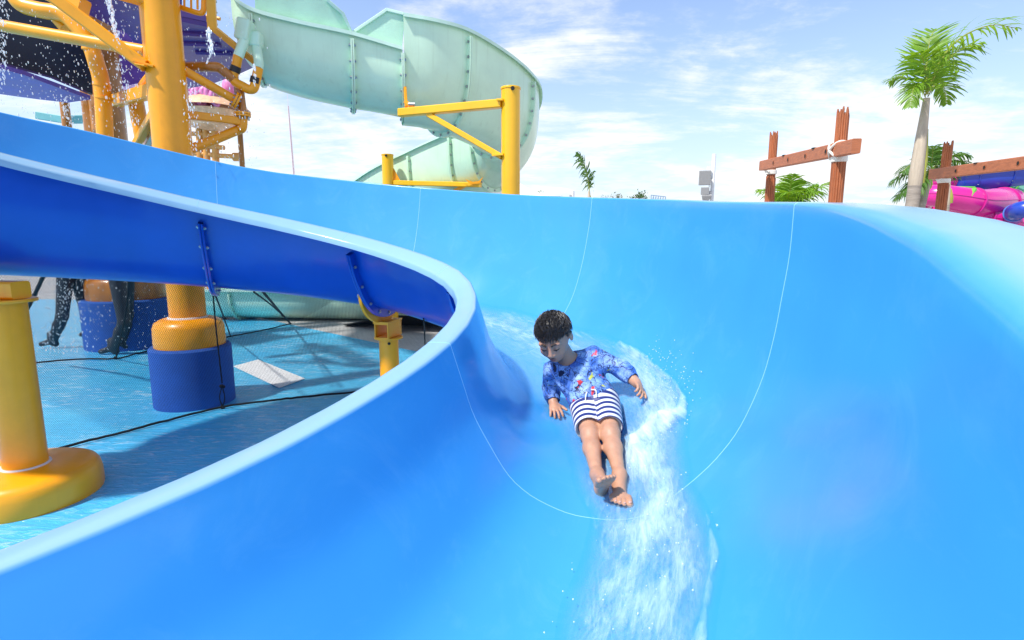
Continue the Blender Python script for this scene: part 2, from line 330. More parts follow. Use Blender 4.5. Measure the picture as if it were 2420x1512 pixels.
def glare_and_scuffs(m):                       # sky glare painted into the gelcoat colour, paler towards the rim
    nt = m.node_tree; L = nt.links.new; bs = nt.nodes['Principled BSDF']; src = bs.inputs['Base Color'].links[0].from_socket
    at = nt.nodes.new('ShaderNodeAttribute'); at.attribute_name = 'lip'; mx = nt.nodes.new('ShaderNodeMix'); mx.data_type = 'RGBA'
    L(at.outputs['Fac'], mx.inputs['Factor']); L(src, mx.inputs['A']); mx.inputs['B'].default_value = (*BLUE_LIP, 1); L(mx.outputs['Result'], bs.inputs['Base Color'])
    # faint run-off marks and hairline scuffs along the bed
    tc = nt.nodes.new('ShaderNodeTexCoord'); n = nt.nodes.new('ShaderNodeTexNoise'); n.inputs['Scale'].default_value = 3.2; n.inputs['Detail'].default_value = 9; n.inputs['Roughness'].default_value = .7; n.inputs['Distortion'].default_value = 1.2; L(tc.outputs['Object'], n.inputs['Vector'])
    r = nt.nodes.new('ShaderNodeMapRange'); L(n.outputs['Fac'], r.inputs[0]); r.inputs['From Min'].default_value = .52; r.inputs['From Max'].default_value = .78; r.inputs['To Min'].default_value = 0; r.inputs['To Max'].default_value = .16
    m2 = nt.nodes.new('ShaderNodeMix'); m2.data_type = 'RGBA'; L(r.outputs[0], m2.inputs['Factor']); L(mx.outputs['Result'], m2.inputs['A']); m2.inputs['B'].default_value = (.22,.50,.78,1); L(m2.outputs['Result'], bs.inputs['Base Color'])
glare_and_scuffs(m_blue)
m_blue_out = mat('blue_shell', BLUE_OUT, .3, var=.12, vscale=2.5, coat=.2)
m_lip = mat('glare_lip', BLUE_LIP, .38, var=.12, vscale=7, bump=.08, bscale=90)  # lip blue with the glare painted in
m_seal = mat('joint_sealant', (.26,.56,.78), .5)
m_steel = mat('steel', (.45,.46,.48), .35, metal=1.0)
SEAMS = [-3.2, -1.981, -.923, .0905, 1.309, 2.78]
ENDS = [-3.95] + SEAMS + [3.45]
slide = thing('water_slide', (rims(.5)[0][0], rims(.5)[0][1], 0), 'wide open blue water slide curling round in a banked bend with the boy on it', 'water slide')
NR = NP+14+NP+10
for k in range(len(ENDS)-1):
    s0, s1 = ENDS[k], ENDS[k+1]; ss = np.linspace(s0, s1, 22); rr = np.array([ring(s) for s in ss])
    b = MB(); b.grid(rr, cv=True)
    for j, fi in enumerate(list(range(len(b.f)))):
        col = j % NR
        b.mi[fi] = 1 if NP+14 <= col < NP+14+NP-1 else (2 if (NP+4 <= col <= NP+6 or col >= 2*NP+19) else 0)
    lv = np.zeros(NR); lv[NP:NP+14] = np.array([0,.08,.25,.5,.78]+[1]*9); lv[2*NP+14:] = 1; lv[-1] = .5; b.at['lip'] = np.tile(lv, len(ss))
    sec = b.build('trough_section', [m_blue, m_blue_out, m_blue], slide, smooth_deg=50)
    if k == 0: continue
    # joint at s0: sealant bead inside, bolted flanges outside
    ins, lo, out, li, I, n = full_profile(s0); q = np.vstack([li[4:], ins, lo[:9]])
    def wp(q, ds, lift):
        I2, O2, n2 = frame(s0+ds); t = np.gradient(q, axis=0); t /= np.linalg.norm(t, axis=1)[:, None]+1e-9
        qq = q + np.stack([-t[:,1], t[:,0]], -1)*lift
        return I2 + qq[:, :1]*n2 + np.stack([0*qq[:,0], 0*qq[:,0], qq[:,1]], -1)
    b = MB(); b.grid([wp(q, -.0014, -.001), wp(q, -.0008, .0009), wp(q, .0008, .0009), wp(q, .0014, -.001)])
    b.build('joint_seal', m_seal, sec)
    t_ = np.gradient(out, axis=0); t_ /= np.linalg.norm(t_, axis=1)[:, None]; on = np.stack([-t_[:,1], t_[:,0]], -1)
    prof = out[3:-4]; pn = on[3:-4]
    def op(lift, ds):
        I2, O2, n2 = frame(s0+ds); qq = prof+pn*lift
        return I2 + qq[:, :1]*n2 + np.stack([0*qq[:,0], 0*qq[:,0], qq[:,1]], -1)
    b = MB()
    for d0, d1 in ((-.016, -.0015), (.0015, .016)):
        b.grid([op(-.003, d0), op(.062, d0), op(.068, (d0+d1)/2), op(.062, d1), op(-.003, d1)])
    c0, c1 = op(.032, -.03), op(.032, .03)
    L_ = np.concatenate([[0], np.cumsum(np.linalg.norm(np.diff(c0, axis=0), axis=1))])
    for d in np.arange(.1, L_[-1], .155):
        i = int(np.argmin(abs(L_-d))); ax = nrm(c1[i]-c0[i]); mid = (c0[i]+c1[i])/2
        b.rod(mid-ax*.032, mid+ax*.032, .007, 8, 1); b.rod(mid-ax*.026, mid-ax*.016, .013, 6, 1); b.rod(mid+ax*.016, mid+ax*.026, .013, 6, 1)
    b.build('flange', [m_blue_out, m_steel], sec)
# ---- paints --------------------------------------------------------------
YEL = (.95,.365,.003)
m_yel = mat('yellow_paint', YEL, .34, var=.12, vscale=3.5, coat=.12, streak=.18, streak_col=(.62,.22,.01))
m_yel_bright = mat('bright_yellow_paint', (.95,.49,.006), .3, var=.10, vscale=3, coat=.3, streak=.2, streak_col=(.6,.24,.01))
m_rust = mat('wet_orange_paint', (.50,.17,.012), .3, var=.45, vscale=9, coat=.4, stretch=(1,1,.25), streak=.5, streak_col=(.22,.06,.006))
m_purple = mat('purple_panel', (.075,.032,.27), .4, var=.2, vscale=3, bump=.15, bscale=30)
m_lilac = mat('lilac_edge', (.13,.075,.36), .45, var=.2, vscale=4)
m_navy = mat('dark_navy', (.006,.012,.03), .35, var=.3, vscale=4)
m_foam = mat('blue_foam', (.018,.10,.42), .85, var=.14, vscale=5, bump=.4, bscale=160)
m_black = mat('black_cord', (.006,.006,.008), .8)
m_rubber = mat('black_rubber', (.012,.012,.015), .5)
m_white = mat('white_paint', (.78,.78,.77), .5, var=.06, vscale=5)
m_dark = mat('dark_hole', (.012,.010,.008), .8)

# ---- near support column under the upper run -----------------------------
c = G(72, 1172); c[2] = 0; R_ = .115
t = thing('support_column', c, 'short yellow steel column on a fat round base at the left edge', 'column', 'yellow posts carrying the blue slide')
b = MB(); b.lathe([(.386,.004),(.390,.02),(.388,.11),(.380,.155),(.362,.182),(.325,.198),(.15,.215),(.128,.215)], c, 56)
bs = b.build('base', m_yel, t); 
b = MB(); b.lathe([(.129,.215),(.128,.221),(.116,.223)], c, 40); b.build('sealant_ring', m_white, bs)
zt = P(35, 706, c[1])[2]
b = MB(); b.lathe([(R_,.218),(R_,zt-.02)], c, 40); b.build('post', m_yel, t)
b = MB(); b.lathe([(.10,zt-.02),(.165,zt-.02),(.168,zt-.014),(.168,zt-.004),(.165,zt),(.10,zt)], c, 40); b.build('cap_plate', m_yel, t)
b = MB(); b.rod(c+[.045,-R_-.002,zt-.055], c+[.045,-R_+.05,zt-.055], .017, 14); b.build('drain_hole', m_dark, t)
ax = nrm([-.9,.12,0]); b = MB(); b.beam(c+ax*-.14+[0,0,zt+.055], c+ax*.75+[0,0,zt+.055], .12, .105); b.build('crossbeam', m_yel, t)
b = MB(); fb = slide_pt(-3.2, .45, -.03); b.beam(c+ax*.45+[0,0,zt+.105], [fb[0], fb[1], fb[2]-.03], .09, .09); b.build('bracket', m_yel, t)

# ---- far support post carrying the bend, with its bolted saddle ----------
sd = slide_pt(-.923, .40, -.035); c = np.array([sd[0], sd[1], 0.])
cc = P(917, 800, sd[1]); c = np.array([cc[0], sd[1]+.02, 0.])
t = thing('support_column', c, 'yellow steel column with a square tube and curved saddle bolted under the bend', 'column', 'yellow posts carrying the blue slide')
zt = P(915, 795, c[1])[2]
b = MB(); b.lathe([(.30,.004),(.30,.12),(.27,.18),(.12,.2)], c, 40); b.build('base', m_yel, t)
b = MB(); b.lathe([(.078,.19),(.078,zt-.015)], c, 32); b.build('post', m_yel, t)
b = MB(); b.lathe([(.07,zt-.015),(.115,zt-.015),(.117,zt-.008),(.115,zt),(.07,zt)], c, 32); b.build('cap_plate', m_yel, t)
b = MB(); b.rod(c+[.02,-.079,zt-.045], c+[.02,-.04,zt-.045], .012, 12); b.build('drain_hole', m_dark, t)
I_, O_, nn = frame(-.923); tx = nrm(np.cross(nn, [0,0,1])); tx = tx if tx[1] < 0 else -tx
tx = nrm(np.array([-.25,-.97,0])); sx = np.array([tx[1], -tx[0], 0])
def sqtube(b, p, q, w, th):
    z = nrm(q-p); x = nrm(np.cross([0,0,1], z)); y = np.cross(z, x); o = [(-w,-w),(w,-w),(w,w),(-w,w)]; i = [(-w+th,-w+th),(w-th,-w+th),(w-th,w-th),(-w+th,w-th)]
    r = [[p+x*a+y*e for a, e in o], [q+x*a+y*e for a, e in o], [q+x*a+y*e for a, e in i], [p+x*a+y*e for a, e in i]]
    b.grid(r, cv=True, cu=True)
b = MB(); sqtube(b, c+tx*.12+[0,0,zt+.062], c-tx*.12+[0,0,zt+.062], .06, .008); b.build('square_tube', m_yel, t, smooth_deg=0)
b = MB(); b.beam(c+tx*.13+[0,0,zt+.131], c-tx*.13+[0,0,zt+.131], .13, .014); b.build('top_plate', m_yel, t)
# saddle: half-moon plate that follows the underside of the flange
ins, lo, out, li, I2, n2 = full_profile(-.923)
b = MB(); t0 = np.gradient(out, axis=0); t0 /= np.linalg.norm(t0, axis=1)[:, None]; on = np.stack([-t0[:,1], t0[:,0]], -1)
d_ = np.linalg.norm((I2[:2]+n2[:2]*out[:, :1])-c[:2], axis=1); i0 = int(np.argmin(d_+np.abs(out[:,1]+.6)*0)); idx = range(max(2, i0-9), min(len(out)-2, i0+13))
up_ = []; dn_ = []; neck = c+np.array([0,0,zt+.14])
for j, i in enumerate(idx):
    f = j/(len(idx)-1)*2-1; lower = .018+.105*math.sqrt(max(0, 1-f*f))
    I3, O3, n3 = frame(-.923-.024)
    for lst, l in ((up_, .018), (dn_, lower+.0)):
        q = out[i]+on[i]*l; lst.append(I3+n3*q[0]+np.array([0,0,q[1]]))
up_, dn_ = np.array(up_), np.array(dn_); tt = nrm(np.cross(nn, [0,0,1]))*.012
b.grid([up_-tt, dn_-tt, dn_+tt, up_+tt], cu=True)
mid = dn_[len(dn_)//2]; b.beam(mid+[0,0,.02], neck, .07, .024, up=tt)
b.build('saddle', m_yel, t)
for j in range(2, len(up_)-1, 3):
    b = MB(); q = up_[j]*.65+dn_[j]*.35; a = nrm(tt); b.rod(q-a*.03, q+a*.03, .009, 8); b.rod(q-a*.028, q-a*.016, .016, 6); b.rod(q+a*.016, q+a*.028, .016, 6); b.build('bolt', m_steel, t)

# ---- play tower: columns, pipes and purple decks -------------------------
D1 = 5.35
c1 = P(440, 700, D1); c1[2] = 0
tower = thing('play_tower', c1, 'tall yellow and purple water play tower dripping water behind the blue slide', 'play structure')
def column(c, r, ztop, foam_r, foam_h, col_h, m, seal=True):
    b = MB(); b.lathe([(r, 0), (r, ztop)], c, 40); col = b.build('column', m, tower)
    b = MB(); b.lathe([(foam_r,.004),(foam_r,foam_h-.02),(foam_r-.02,foam_h),(r,foam_h)], c, 48); b.build('foam_wrap', m_foam, col)
    cr = foam_r*.86
    b = MB(); b.lathe([(cr,foam_h-.01),(cr+.004,foam_h+col_h*.15),(cr,foam_h+col_h*.68),(cr-.02,foam_h+col_h*.86),(cr-.07,foam_h+col_h*.97),(r+.05,foam_h+col_h),(r+.012,foam_h+col_h)], c, 48); k = b.build('collar', m, col)
    if seal:
        b = MB(); b.lathe([(r+.018,foam_h+col_h-.004),(r+.014,foam_h+col_h+.012),(r-.002,foam_h+col_h+.016)], c, 40); b.build('sealant_ring', m_white, k)
    return col
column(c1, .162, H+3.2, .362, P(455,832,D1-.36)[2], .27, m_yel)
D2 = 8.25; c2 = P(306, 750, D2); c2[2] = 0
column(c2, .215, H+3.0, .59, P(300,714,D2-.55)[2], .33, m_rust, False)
def pipe(name, pts, r, m=None, n=40, seg=16, straight=False):
    b = MB(); p = np.array(pts, float); b.tube(p if straight else spline(p, n), r, seg); return b.build(name, m or m_yel, tower)
# the bent down-pipe and its neighbours
A = [P(20,-40,6.4), P(48,8,6.4), P(95,24,6.4), P(148,34,6.4), P(185,66,6.4), P(212,104,6.4), P(228,150,6.4), P(241,205,6.4), P(249,330,6.4), P(255,400,6.4)]
pa = pipe('down_pipe', A, .082, n=70)
for u, v in ((241,202),(245,232),(216,118)): b = MB(); b.tube([P(u,v-3,6.4), P(u,v+3,6.4)], .089, 16); b.build('pipe_band', m_yel, pa)
pipe('pipe_stub', [P(120,28,6.5), P(155,68,6.5)], .06, straight=True)
pipe('cross_pipe', [P(-40,52,5.6), P(0,60,5.6), P(345,121,5.5)], .055, n=12)
pipe('cross_pipe', [P(318,225,6.8), P(340,340,6.8), P(347,390,6.8)], .085, m_yel, straight=True)
pipe('cross_pipe', [P(372,165,5.6), P(330,215,6.6)], .055, straight=True)
def bm(name, p, q, w, h, m=None, up=(0,0,1)):
    b = MB(); b.beam(p, q, w, h, up=up); return b.build(name, m or m_yel, tower)
bm('box_beam', P(105,-22,5.0), P(343,156,5.2), .105, .105)
b = MB(); b.beam(P(318,146,5.17), P(366,160,5.22), .11, .02); b.beam(P(322,152,5.14), P(345,156,5.14), .05, .012); b.build('end_plate', m_yel, tower)
bm('box_beam', P(250,-30,5.1), P(342,-4,5.25), .12, .12)
bm('box_beam', P(200,18,6.0), P(60,-40,6.0), .15, .15)
bm('clamp_arm', P(272,238,7.0), P(372,212,5.5), .10, .13, up=(0,0,1))
b = MB(); b.beam(P(266,224,6.95), P(266,250,6.95), .05, .25, up=(1,0,0)); k = b.build('clamp_plate', m_yel, tower)
for u, v in ((274,229),(276,240),(299,246)):
    b = MB(); p = P(u, v, 6.78); b.rod(p, p+[0,-.03,0], .018, 8); b.build('bolt', m_steel, k)
bm('brace', P(320,345,6.2), P(372,255,5.6), .075, .075)
bm('brace', P(345,345,6.3), P(372,295,5.7), .06, .06, m_rust)
# posts standing behind, in the shade and wet
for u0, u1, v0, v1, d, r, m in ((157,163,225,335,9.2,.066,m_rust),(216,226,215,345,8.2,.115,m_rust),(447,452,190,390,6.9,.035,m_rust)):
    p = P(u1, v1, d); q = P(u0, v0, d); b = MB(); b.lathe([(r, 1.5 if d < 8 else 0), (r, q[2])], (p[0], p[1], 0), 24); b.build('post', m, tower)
def PH(u, v, dz):                    # point on a level plane dz above the camera
    r = ray(u, v); return r*(dz/r[2])+np.array([0,0,H])
# purple floor panels seen from below
def panel(name, pts, th, m):
    b = MB(); b.slab(pts, th, m if isinstance(m, int) else 0); return b
b = MB(); b.slab([PH(200,-45,2.6), PH(200,30,2.6), PH(300,80,2.6), PH(345,132,2.6), PH(430,150,2.6), PH(430,-45,2.6)], .085); b.build('deck_panel', m_purple, tower)
b = MB(); b.slab([P(205,40,8.6), P(212,225,8.6), P(285,250,8.6), P(372,185,8.8), P(372,60,8.8)], .06); b.build('deck_panel', m_purple, tower)
dk = [PH(415,36,2.2), PH(489,52,2.2), PH(512,64,2.2), PH(602,148,2.2), PH(560,168,2.2), PH(500,190,2.2), PH(425,205,2.2)]
b = MB(); b.slab(dk, .05); pn = b.build('deck_panel', m_purple, tower)
for u0, u1, v in ((428,490,79),(428,520,103),(465,552,124)):
    b = MB(); b.beam(PH(u0,v,2.14), PH(u1,v+3,2.14), .09, .06, bev=.02); b.build('stiffening_rib', m_purple, pn)
b = MB(); b.slab([PH(415,36,2.2)+[0,-.01,0], PH(489,52,2.2)+[0,-.01,0], PH(489,52,2.2)+[0,-.01,.07], PH(415,36,2.2)+[0,-.01,.07]], .04); b.build('deck_edge', m_lilac, tower)
# navy panel painted as the deck's shaded inside, with its lilac lower lip on the left
shade_poly = [P(-30,-60,7.0), P(200,-60,7.6), P(205,60,7.6), P(216,225,7.6), P(120,185,7.2), P(-30,143,6.8)]
b = MB(); b.slab(shade_poly, .08); b.build('shade_panel', m_navy, tower)
lip = [P(-40,140,6.6), P(60,168,6.85), P(214,226,7.5), P(160,234,7.9), P(90,226,7.9), P(-40,208,7.7)]
b = MB(); b.slab(lip, .05); b.build('deck_lip', m_lilac, tower)
b = MB(); b.slab([P(-40,206,7.68), P(90,222,7.9), P(160,232,7.9), P(158,236,7.9), P(90,228,7.9), P(-40,214,7.7)], .06); b.build('deck_edge', m_purple, tower)
# right-hand plumbing
pipe('feed_pipe', [P(432,158,5.6), P(505,158,5.6), P(520,162,5.62), P(538,176,5.66), P(552,188,5.7)], .046, m_rust, 30)
ub = pipe('u_bend', [P(563,130,5.7), P(556,165,5.7), P(551,180,5.7), P(556,194,5.7), P(572,203,5.7), P(588,211,5.7), P(599,209,5.7), P(604,194,5.7), P(611,160,5.7)], .044, m_yel, 60)
b = MB(); b.tube([P(558,157,5.7), P(554,171,5.7)], .049, 16); b.build('rubber_clamp', m_rubber, ub)
b = MB(); b.tube([P(605,183,5.7), P(602,197,5.7)], .049, 16); b.build('rubber_clamp', m_rubber, ub)
pipe('brace_pipe', [P(434,166,5.45), P(556,236,5.7)], .042, straight=True)
b = MB(); p = P(557,237,5.7); a = nrm(P(434,166,5.45)-p); b.rod(p+a*.02, p-a*.0, .082, 24); b.rod(p-a*.006, p-a*.026, .082, 24)
for k in range(8):
    x = nrm(np.cross(a, [0,0,1])); y = np.cross(a, x); q = p+.062*(math.cos(k*.785)*x+math.sin(k*.785)*y); b.rod(q+a*.034, q-a*.04, .009, 6, 1)
b.build('pipe_flange', [m_yel, m_steel], tower)
pipe('stand_pipe', [P(565,200,5.75), P(574,268,5.75)], .04, m_rust, straight=True)
b = MB(); p = P(573,271,5.75); b.rod(p+[0,0,.02], p+[0,0,.003], .078, 24); b.rod(p+[0,0,-.003], p+[0,0,-.02], .078, 24)
for k in range(8): q = p+[.06*math.cos(k*.785), .06*math.sin(k*.785), 0]; b.rod(q+[0,0,.03], q-[0,0,.05], .009, 6, 1)
b.build('pipe_flange', [m_yel, m_steel], tower)
pipe('elbow_pipe', [P(574,274,5.75), P(573,296,5.75), P(570,304,5.75), P(560,308,5.75), P(500,333,5.6), P(440,357,5.45)], .045, m_yel, 60)
bm('box_beam', P(432,270,5.45), P(567,287,5.73), .07, .075)
p = P(569,340,7.4); b = MB(); b.lathe([(.033,1.5),(.033,p[2]+.9)], (p[0],p[1],0), 16); b.build('post', m_rust, tower)
# hand rail on the upper deck
b = MB(); b.tube(spline([P(424,16,5.5), P(440,22,5.5), P(470,31,5.5), P(479,28,5.5), P(482,15,5.5), P(482,-40,5.5)], 40), .024, 12)
rl = b.build('hand_rail', m_yel, tower)
for u in (436,452,467): b = MB(); b.rod(P(u, 22, 5.5), P(u-1,-40,5.5), .010, 10); b.build('baluster', m_yel, rl)
b = MB(); b.tube([P(478,50,6.6), P(493,36,6.6), P(520,45,6.6)], .02, 8)
for u in (482,488,494): b.rod(P(u,46,6.6), P(u,66,6.6), .009, 6)
b.build('hand_rail', m_yel, tower)
# yellow frame round the tank mouth
b = MB(); b.slab([P(489,-40,5.45), P(508,-40,5.45), P(514,64,5.5), P(600,135,5.95), P(601,150,5.95), P(492,62,5.5)], .06); fr = b.build('tank_frame', m_yel, tower)
for u, v in ((507,2),(508,28),(509,56),(530,84),(555,103),(580,124)):
    p = P(u,v,5.5+max(0,(u-510))*.005); b = MB(); b.rod(p+[0,-.02,0], p+[0,.02,0], .014, 8); b.build('bolt', m_steel, fr)

# ---- the drain cover on the deck -----------------------------------------
q = [G(552,868), G(610,852), G(720,897), G(660,919)]
t = thing('drain_cover', (q[0]+q[2])/2, 'white flat drain cover set in the wet blue deck', 'drain cover')
b = MB(); b.slab([p+[0,0,.009] for p in q], .006); b.build('lid', m_white, t, smooth_deg=0)
for a, e in ((.22,.5),(.5,.5),(.78,.5)):
    p = (q[0]*(1-a)+q[3]*a)*(1-e)+(q[1]*(1-a)+q[2]*a)*e; p = (q[0]*(1-a)+q[2]*a)*.8+.1*q[1]+.1*q[3]; x = nrm(q[2]-q[1]); b = MB(); b.box(p+[0,0,.0095], (.13,.05,.004), R=np.array([[x[0],-x[1],0],[x[1],x[0],0],[0,0,1]])); b.build('grip', m_seal, t, smooth_deg=0)

# ---- safety nets ---------------------------------------------------------
def net_mat():
    m = bpy.data.materials.new('net_mesh'); m.use_nodes = True; nt = m.node_tree; nt.nodes.clear(); L = nt.links.new
    def M(op, a, b_=None):
        n = nt.nodes.new('ShaderNodeMath'); n.operation = op
        for i, x in enumerate((a, b_)):
            if x is None: continue
            if isinstance(x, (int, float)): n.inputs[i].default_value = x
            else: L(x, n.inputs[i])
        return n.outputs[0]
    au = nt.nodes.new('ShaderNodeAttribute'); au.attribute_name = 'net_u'; av = nt.nodes.new('ShaderNodeAttribute'); av.attribute_name = 'net_v'
    u, v = au.outputs['Fac'], av.outputs['Fac']; pitch = 1/.0130
    def line(x): return M('LESS_THAN', M('ABSOLUTE', M('SUBTRACT', M('FRACT', M('MULTIPLY', x, pitch)), .5)), .07)
    mask = M('MAXIMUM', line(M('ADD', u, M('MULTIPLY', v, .62))), line(M('SUBTRACT', u, M('MULTIPLY', v, .62))))
    d = nt.nodes.new('ShaderNodeBsdfPrincipled'); d.inputs['Base Color'].default_value = (.012,.014,.018,1); d.inputs['Roughness'].default_value = .8; d.inputs['Specular IOR Level'].default_value = .1
    tr = nt.nodes.new('ShaderNodeBsdfTransparent'); mx = nt.nodes.new('ShaderNodeMixShader'); L(mask, mx.inputs[0]); L(tr.outputs[0], mx.inputs[1]); L(d.outputs[0], mx.inputs[2])
    o = nt.nodes.new('ShaderNodeOutputMaterial'); L(mx.outputs[0], o.inputs[0]); return m
m_net = net_mat()
def net(label, bot, top, nrow=14):
    n = len(bot); t = thing('safety_net', bot[n//2], label, 'net', 'black nets hung under the blue slide')
    rows = []
    for j in range(nrow):
        f = j/(nrow-1); sag = math.sin(f*math.pi)*.10
        rows.append(bot*(1-f)+top*f-np.array([0,0,1])*sag*.6)
    g = np.array(rows); b = MB(); b.grid(g)
    us = np.concatenate([[0], np.cumsum(np.linalg.norm(np.diff((bot+top)/2, axis=0), axis=1))]); L_ = np.linalg.norm(top-bot, axis=1)
    b.at['net_u'] = np.tile(us, nrow); b.at['net_v'] = np.concatenate([L_*j/(nrow-1) for j in range(nrow)])
    b.build('mesh', m_net, t)
    b = MB(); bb = bot.copy(); bb[:,2] += .012+rng.normal(0,.002,n); b.tube(bb, .011, 8); b.build('border_rope', m_black, t)
    return t
nb = spline([G(-60,1122), G(60,1092), G(175,1057), G(300,1025), G(400,998), G(527,967), G(640,952), G(700,945), G(845,931), G(960,920)], 60); nb[:,2] = .012
tp = np.array([slide_pt(s, .44, -.02) for s in np.linspace(-3.35, .1, 60)])
n1 = net('black mesh net whose rope edge runs from the fat base past the foam-wrapped column', nb, tp)
def tie(n, pts, r=.006, knots=()):
    b = MB(); b.tube(spline(pts, 24), r, 8)
    for p in knots:
        for k in range(3): b.ball(np.array(p)+rng.normal(0,.008,3), .016, 7, 5)
    b.build('tie_rope', m_black, n)
g = G(527,967); g[2] = .02
tie(n1, [P(502,680,4.45), P(512,790,4.65), P(525,905,4.95)], .006, [P(525,912,4.97)])
tie(n1, [P(524,915,4.97), P(519,940,5.05), g], .005); tie(n1, [P(526,915,4.97), P(531,940,5.05), g], .005, [g])
g = G(1005,815); tie(n1, [P(1000,742,4.0), P(1003,780,4.3), G(1006,850)+[0,0,.02]], .006)
nb = spline([G(-40,872), G(75,862), G(185,853), G(275,851), G(330,838), G(390,824), G(470,812), G(545,798), G(620,784), G(688,768)], 60); nb[:,2] = .012
tp = np.array([slide_pt(s, .80, -.03) for s in np.linspace(-3.4, -.9, 60)])
n2 = net('black mesh net further back, in front of the walking people', nb, tp)
g = G(275,851); tie(n2, [P(307,640,5.6), P(297,740,6.2), g+[0,0,.03]], .010, [g+[0,0,.03], P(288,800,6.9)])
g = G(545,798); tie(n2, [P(503,682,5.0), P(525,740,6.4), g+[0,0,.03]], .009, [P(531,752,6.8)])
g = G(687,769); tie(n2, [P(622,690,5.4), P(660,735,7.6), g+[0,0,.03]], .014, [P(668,745,8.2)])
tie(n2, [P(600,690,5.4), P(640,720,7.0), P(668,745,8.2)], .009)
tie(n2, [P(108,640,5.5), P(85,690,6.0), P(50,760,6.6)], .02)
# loose net heap lying beyond the post
a = [G(815,770), G(880,768), G(960,771), G(1060,773), G(1120,775)]
b = MB(); tri = []
top = [P(815,769,9.9), P(880,755,9.6), P(930,745,9.3), P(1040,748,9.2), P(1120,750,9.2)]
b.grid([[p+[0,0,.02] for p in a], [(np.array(p)+q)/2+rng.normal(0,.02,3) for p, q in zip(a, top)], top]); b.grid([top, [q+[0,.5,-.1] for q in top], [q+[0,1.0,-.3] for q in top]])
o = b.build('net_bundle', m_rubber); setp(o, 'heap of dark folded net lying on the grey paving beyond the slide', 'net')
# ---- mint slide turning away above the bend ------------------------------
MINT = (.63,.86,.64)
m_mint = mat('mint_gelcoat', MINT, .3, var=.16, vscale=1.3, coat=.25, streak=.35, streak_col=(.42,.58,.40))
m_mint_in = mat('mint_inside', (.48,.76,.58), .45, var=.14, vscale=3, bump=.25, bscale=120)
m_mint_rim = mat('mint_rim', (.60,.82,.68), .4, var=.1, vscale=5)
mint = thing('mint_slide', [P(1000,400,8)[0], P(1000,400,8)[1], 0], 'pale mint green water slide curling away high above the blue slide', 'water slide')
def flume(name, R, W_, Hn, Hf, zi, flange_at, parent, mats=None, th=.012, fl=.07, bolts=.16, nseg=12, lipw=.06):
    """R: near rim points; the channel lies to the left of travel; Hn/Hf wall depths, zi far rim height above near rim"""
    m1, m2, m3 = mats or (m_mint, m_mint_in, m_mint_rim)
    R = np.asarray(R, float); T = np.gradient(R, axis=0); T[:,2] = 0; T /= np.linalg.norm(T, axis=1)[:, None]; N = np.stack([-T[:,1], T[:,0], 0*T[:,0]], -1)
    ang = np.linspace(0, math.pi, 121)
    def prof(i):
        w, h, zi_ = W_[i], Hn[i], zi[i]; u = w/2-np.cos(ang)*w/2*(1+.03*np.sin(ang)); 
        zc = -np.sin(ang)**.62; z = np.where(ang < math.pi/2, zc*h, -h+(h+zi_)*(1+zc)); d = np.concatenate([[0], np.cumsum(np.hypot(np.diff(u), np.diff(z)))]); t = np.linspace(0, d[-1], 33); return np.stack([np.interp(t, d, u), np.interp(t, d, z)], -1)
    def sec(i, q): return R[i]+N[i]*q[:, :1]+np.stack([0*q[:,0], 0*q[:,0], q[:,1]], -1)
    ins, outs = [], []
    for i in range(len(R)):
        p = prof(i); t = np.gradient(p, axis=0); t /= np.linalg.norm(t, axis=1)[:, None]; nn = np.stack([-t[:,1], t[:,0]], -1)
        ins.append((p, nn))
    cuts = [0]+[c for c in flange_at if 0 < c < len(R)-1]+[len(R)-1]; made = []
    for a, e in zip(cuts[:-1], cuts[1:]):
        rows = []
        for i in range(a, e+1):
            p, nn = ins[i]; o = (p-nn*th)[::-1]; lw = lipw
            lipf = np.array([(p[-1,0], p[-1,1]+.008), (p[-1,0]+lw, p[-1,1]+.008), (p[-1,0]+lw, p[-1,1]-.02), (p[-1,0]+th+.002, p[-1,1]-.004)])
            lipn = np.array([(-th-.002, -.004), (-lw, -.03), (-lw, .008), (0, .008)])
            rows.append(sec(i, np.vstack([p, lipf, o, lipn])))
        b = MB(); b.grid(rows, cv=True); n = 33; M_ = n+4+n+4
        for k in range(len(b.f)):
            c = k % M_; b.mi[k] = 1 if c < n-1 else (0 if n+4 <= c < 2*n+3 else 2)
        made.append(b.build(name, [m1, m2, m3], parent))
    for c in flange_at:
        if not 0 <= c < len(R): continue
        p, nn = ins[c]; Tc = T[c]; sl_ = slice(1, -1)
        def op(l, s): return (sec(c, p-nn*l)+Tc*s)[sl_]
        b = MB()
        for d0, d1 in ((-.018, -.002), (.002, .018)): b.grid([op(th*.5, d0), op(fl, d0), op(fl, d1), op(th*.5, d1)])
        c0, c1 = op(fl*.55, -.034), op(fl*.55, .034); L_ = np.concatenate([[0], np.cumsum(np.linalg.norm(np.diff(c0, axis=0), axis=1))])
        for d in np.arange(.06, L_[-1], bolts):
            q0 = np.array([np.interp(d, L_, c0[:,k]) for k in range(3)]); q1 = np.array([np.interp(d, L_, c1[:,k]) for k in range(3)])
            b.rod(q0, q1, .011, 6, 1); b.rod(q0*.9+q1*.1, q0*.72+q1*.28, .017, 6, 1); b.rod(q1*.9+q0*.1, q1*.72+q0*.28, .017, 6, 1)
        par = made[max(0, min(len(made)-1, cuts.index(c)-1 if c in cuts else 0))]
        b.build('flange', [m1, m_steel], par)
    return made
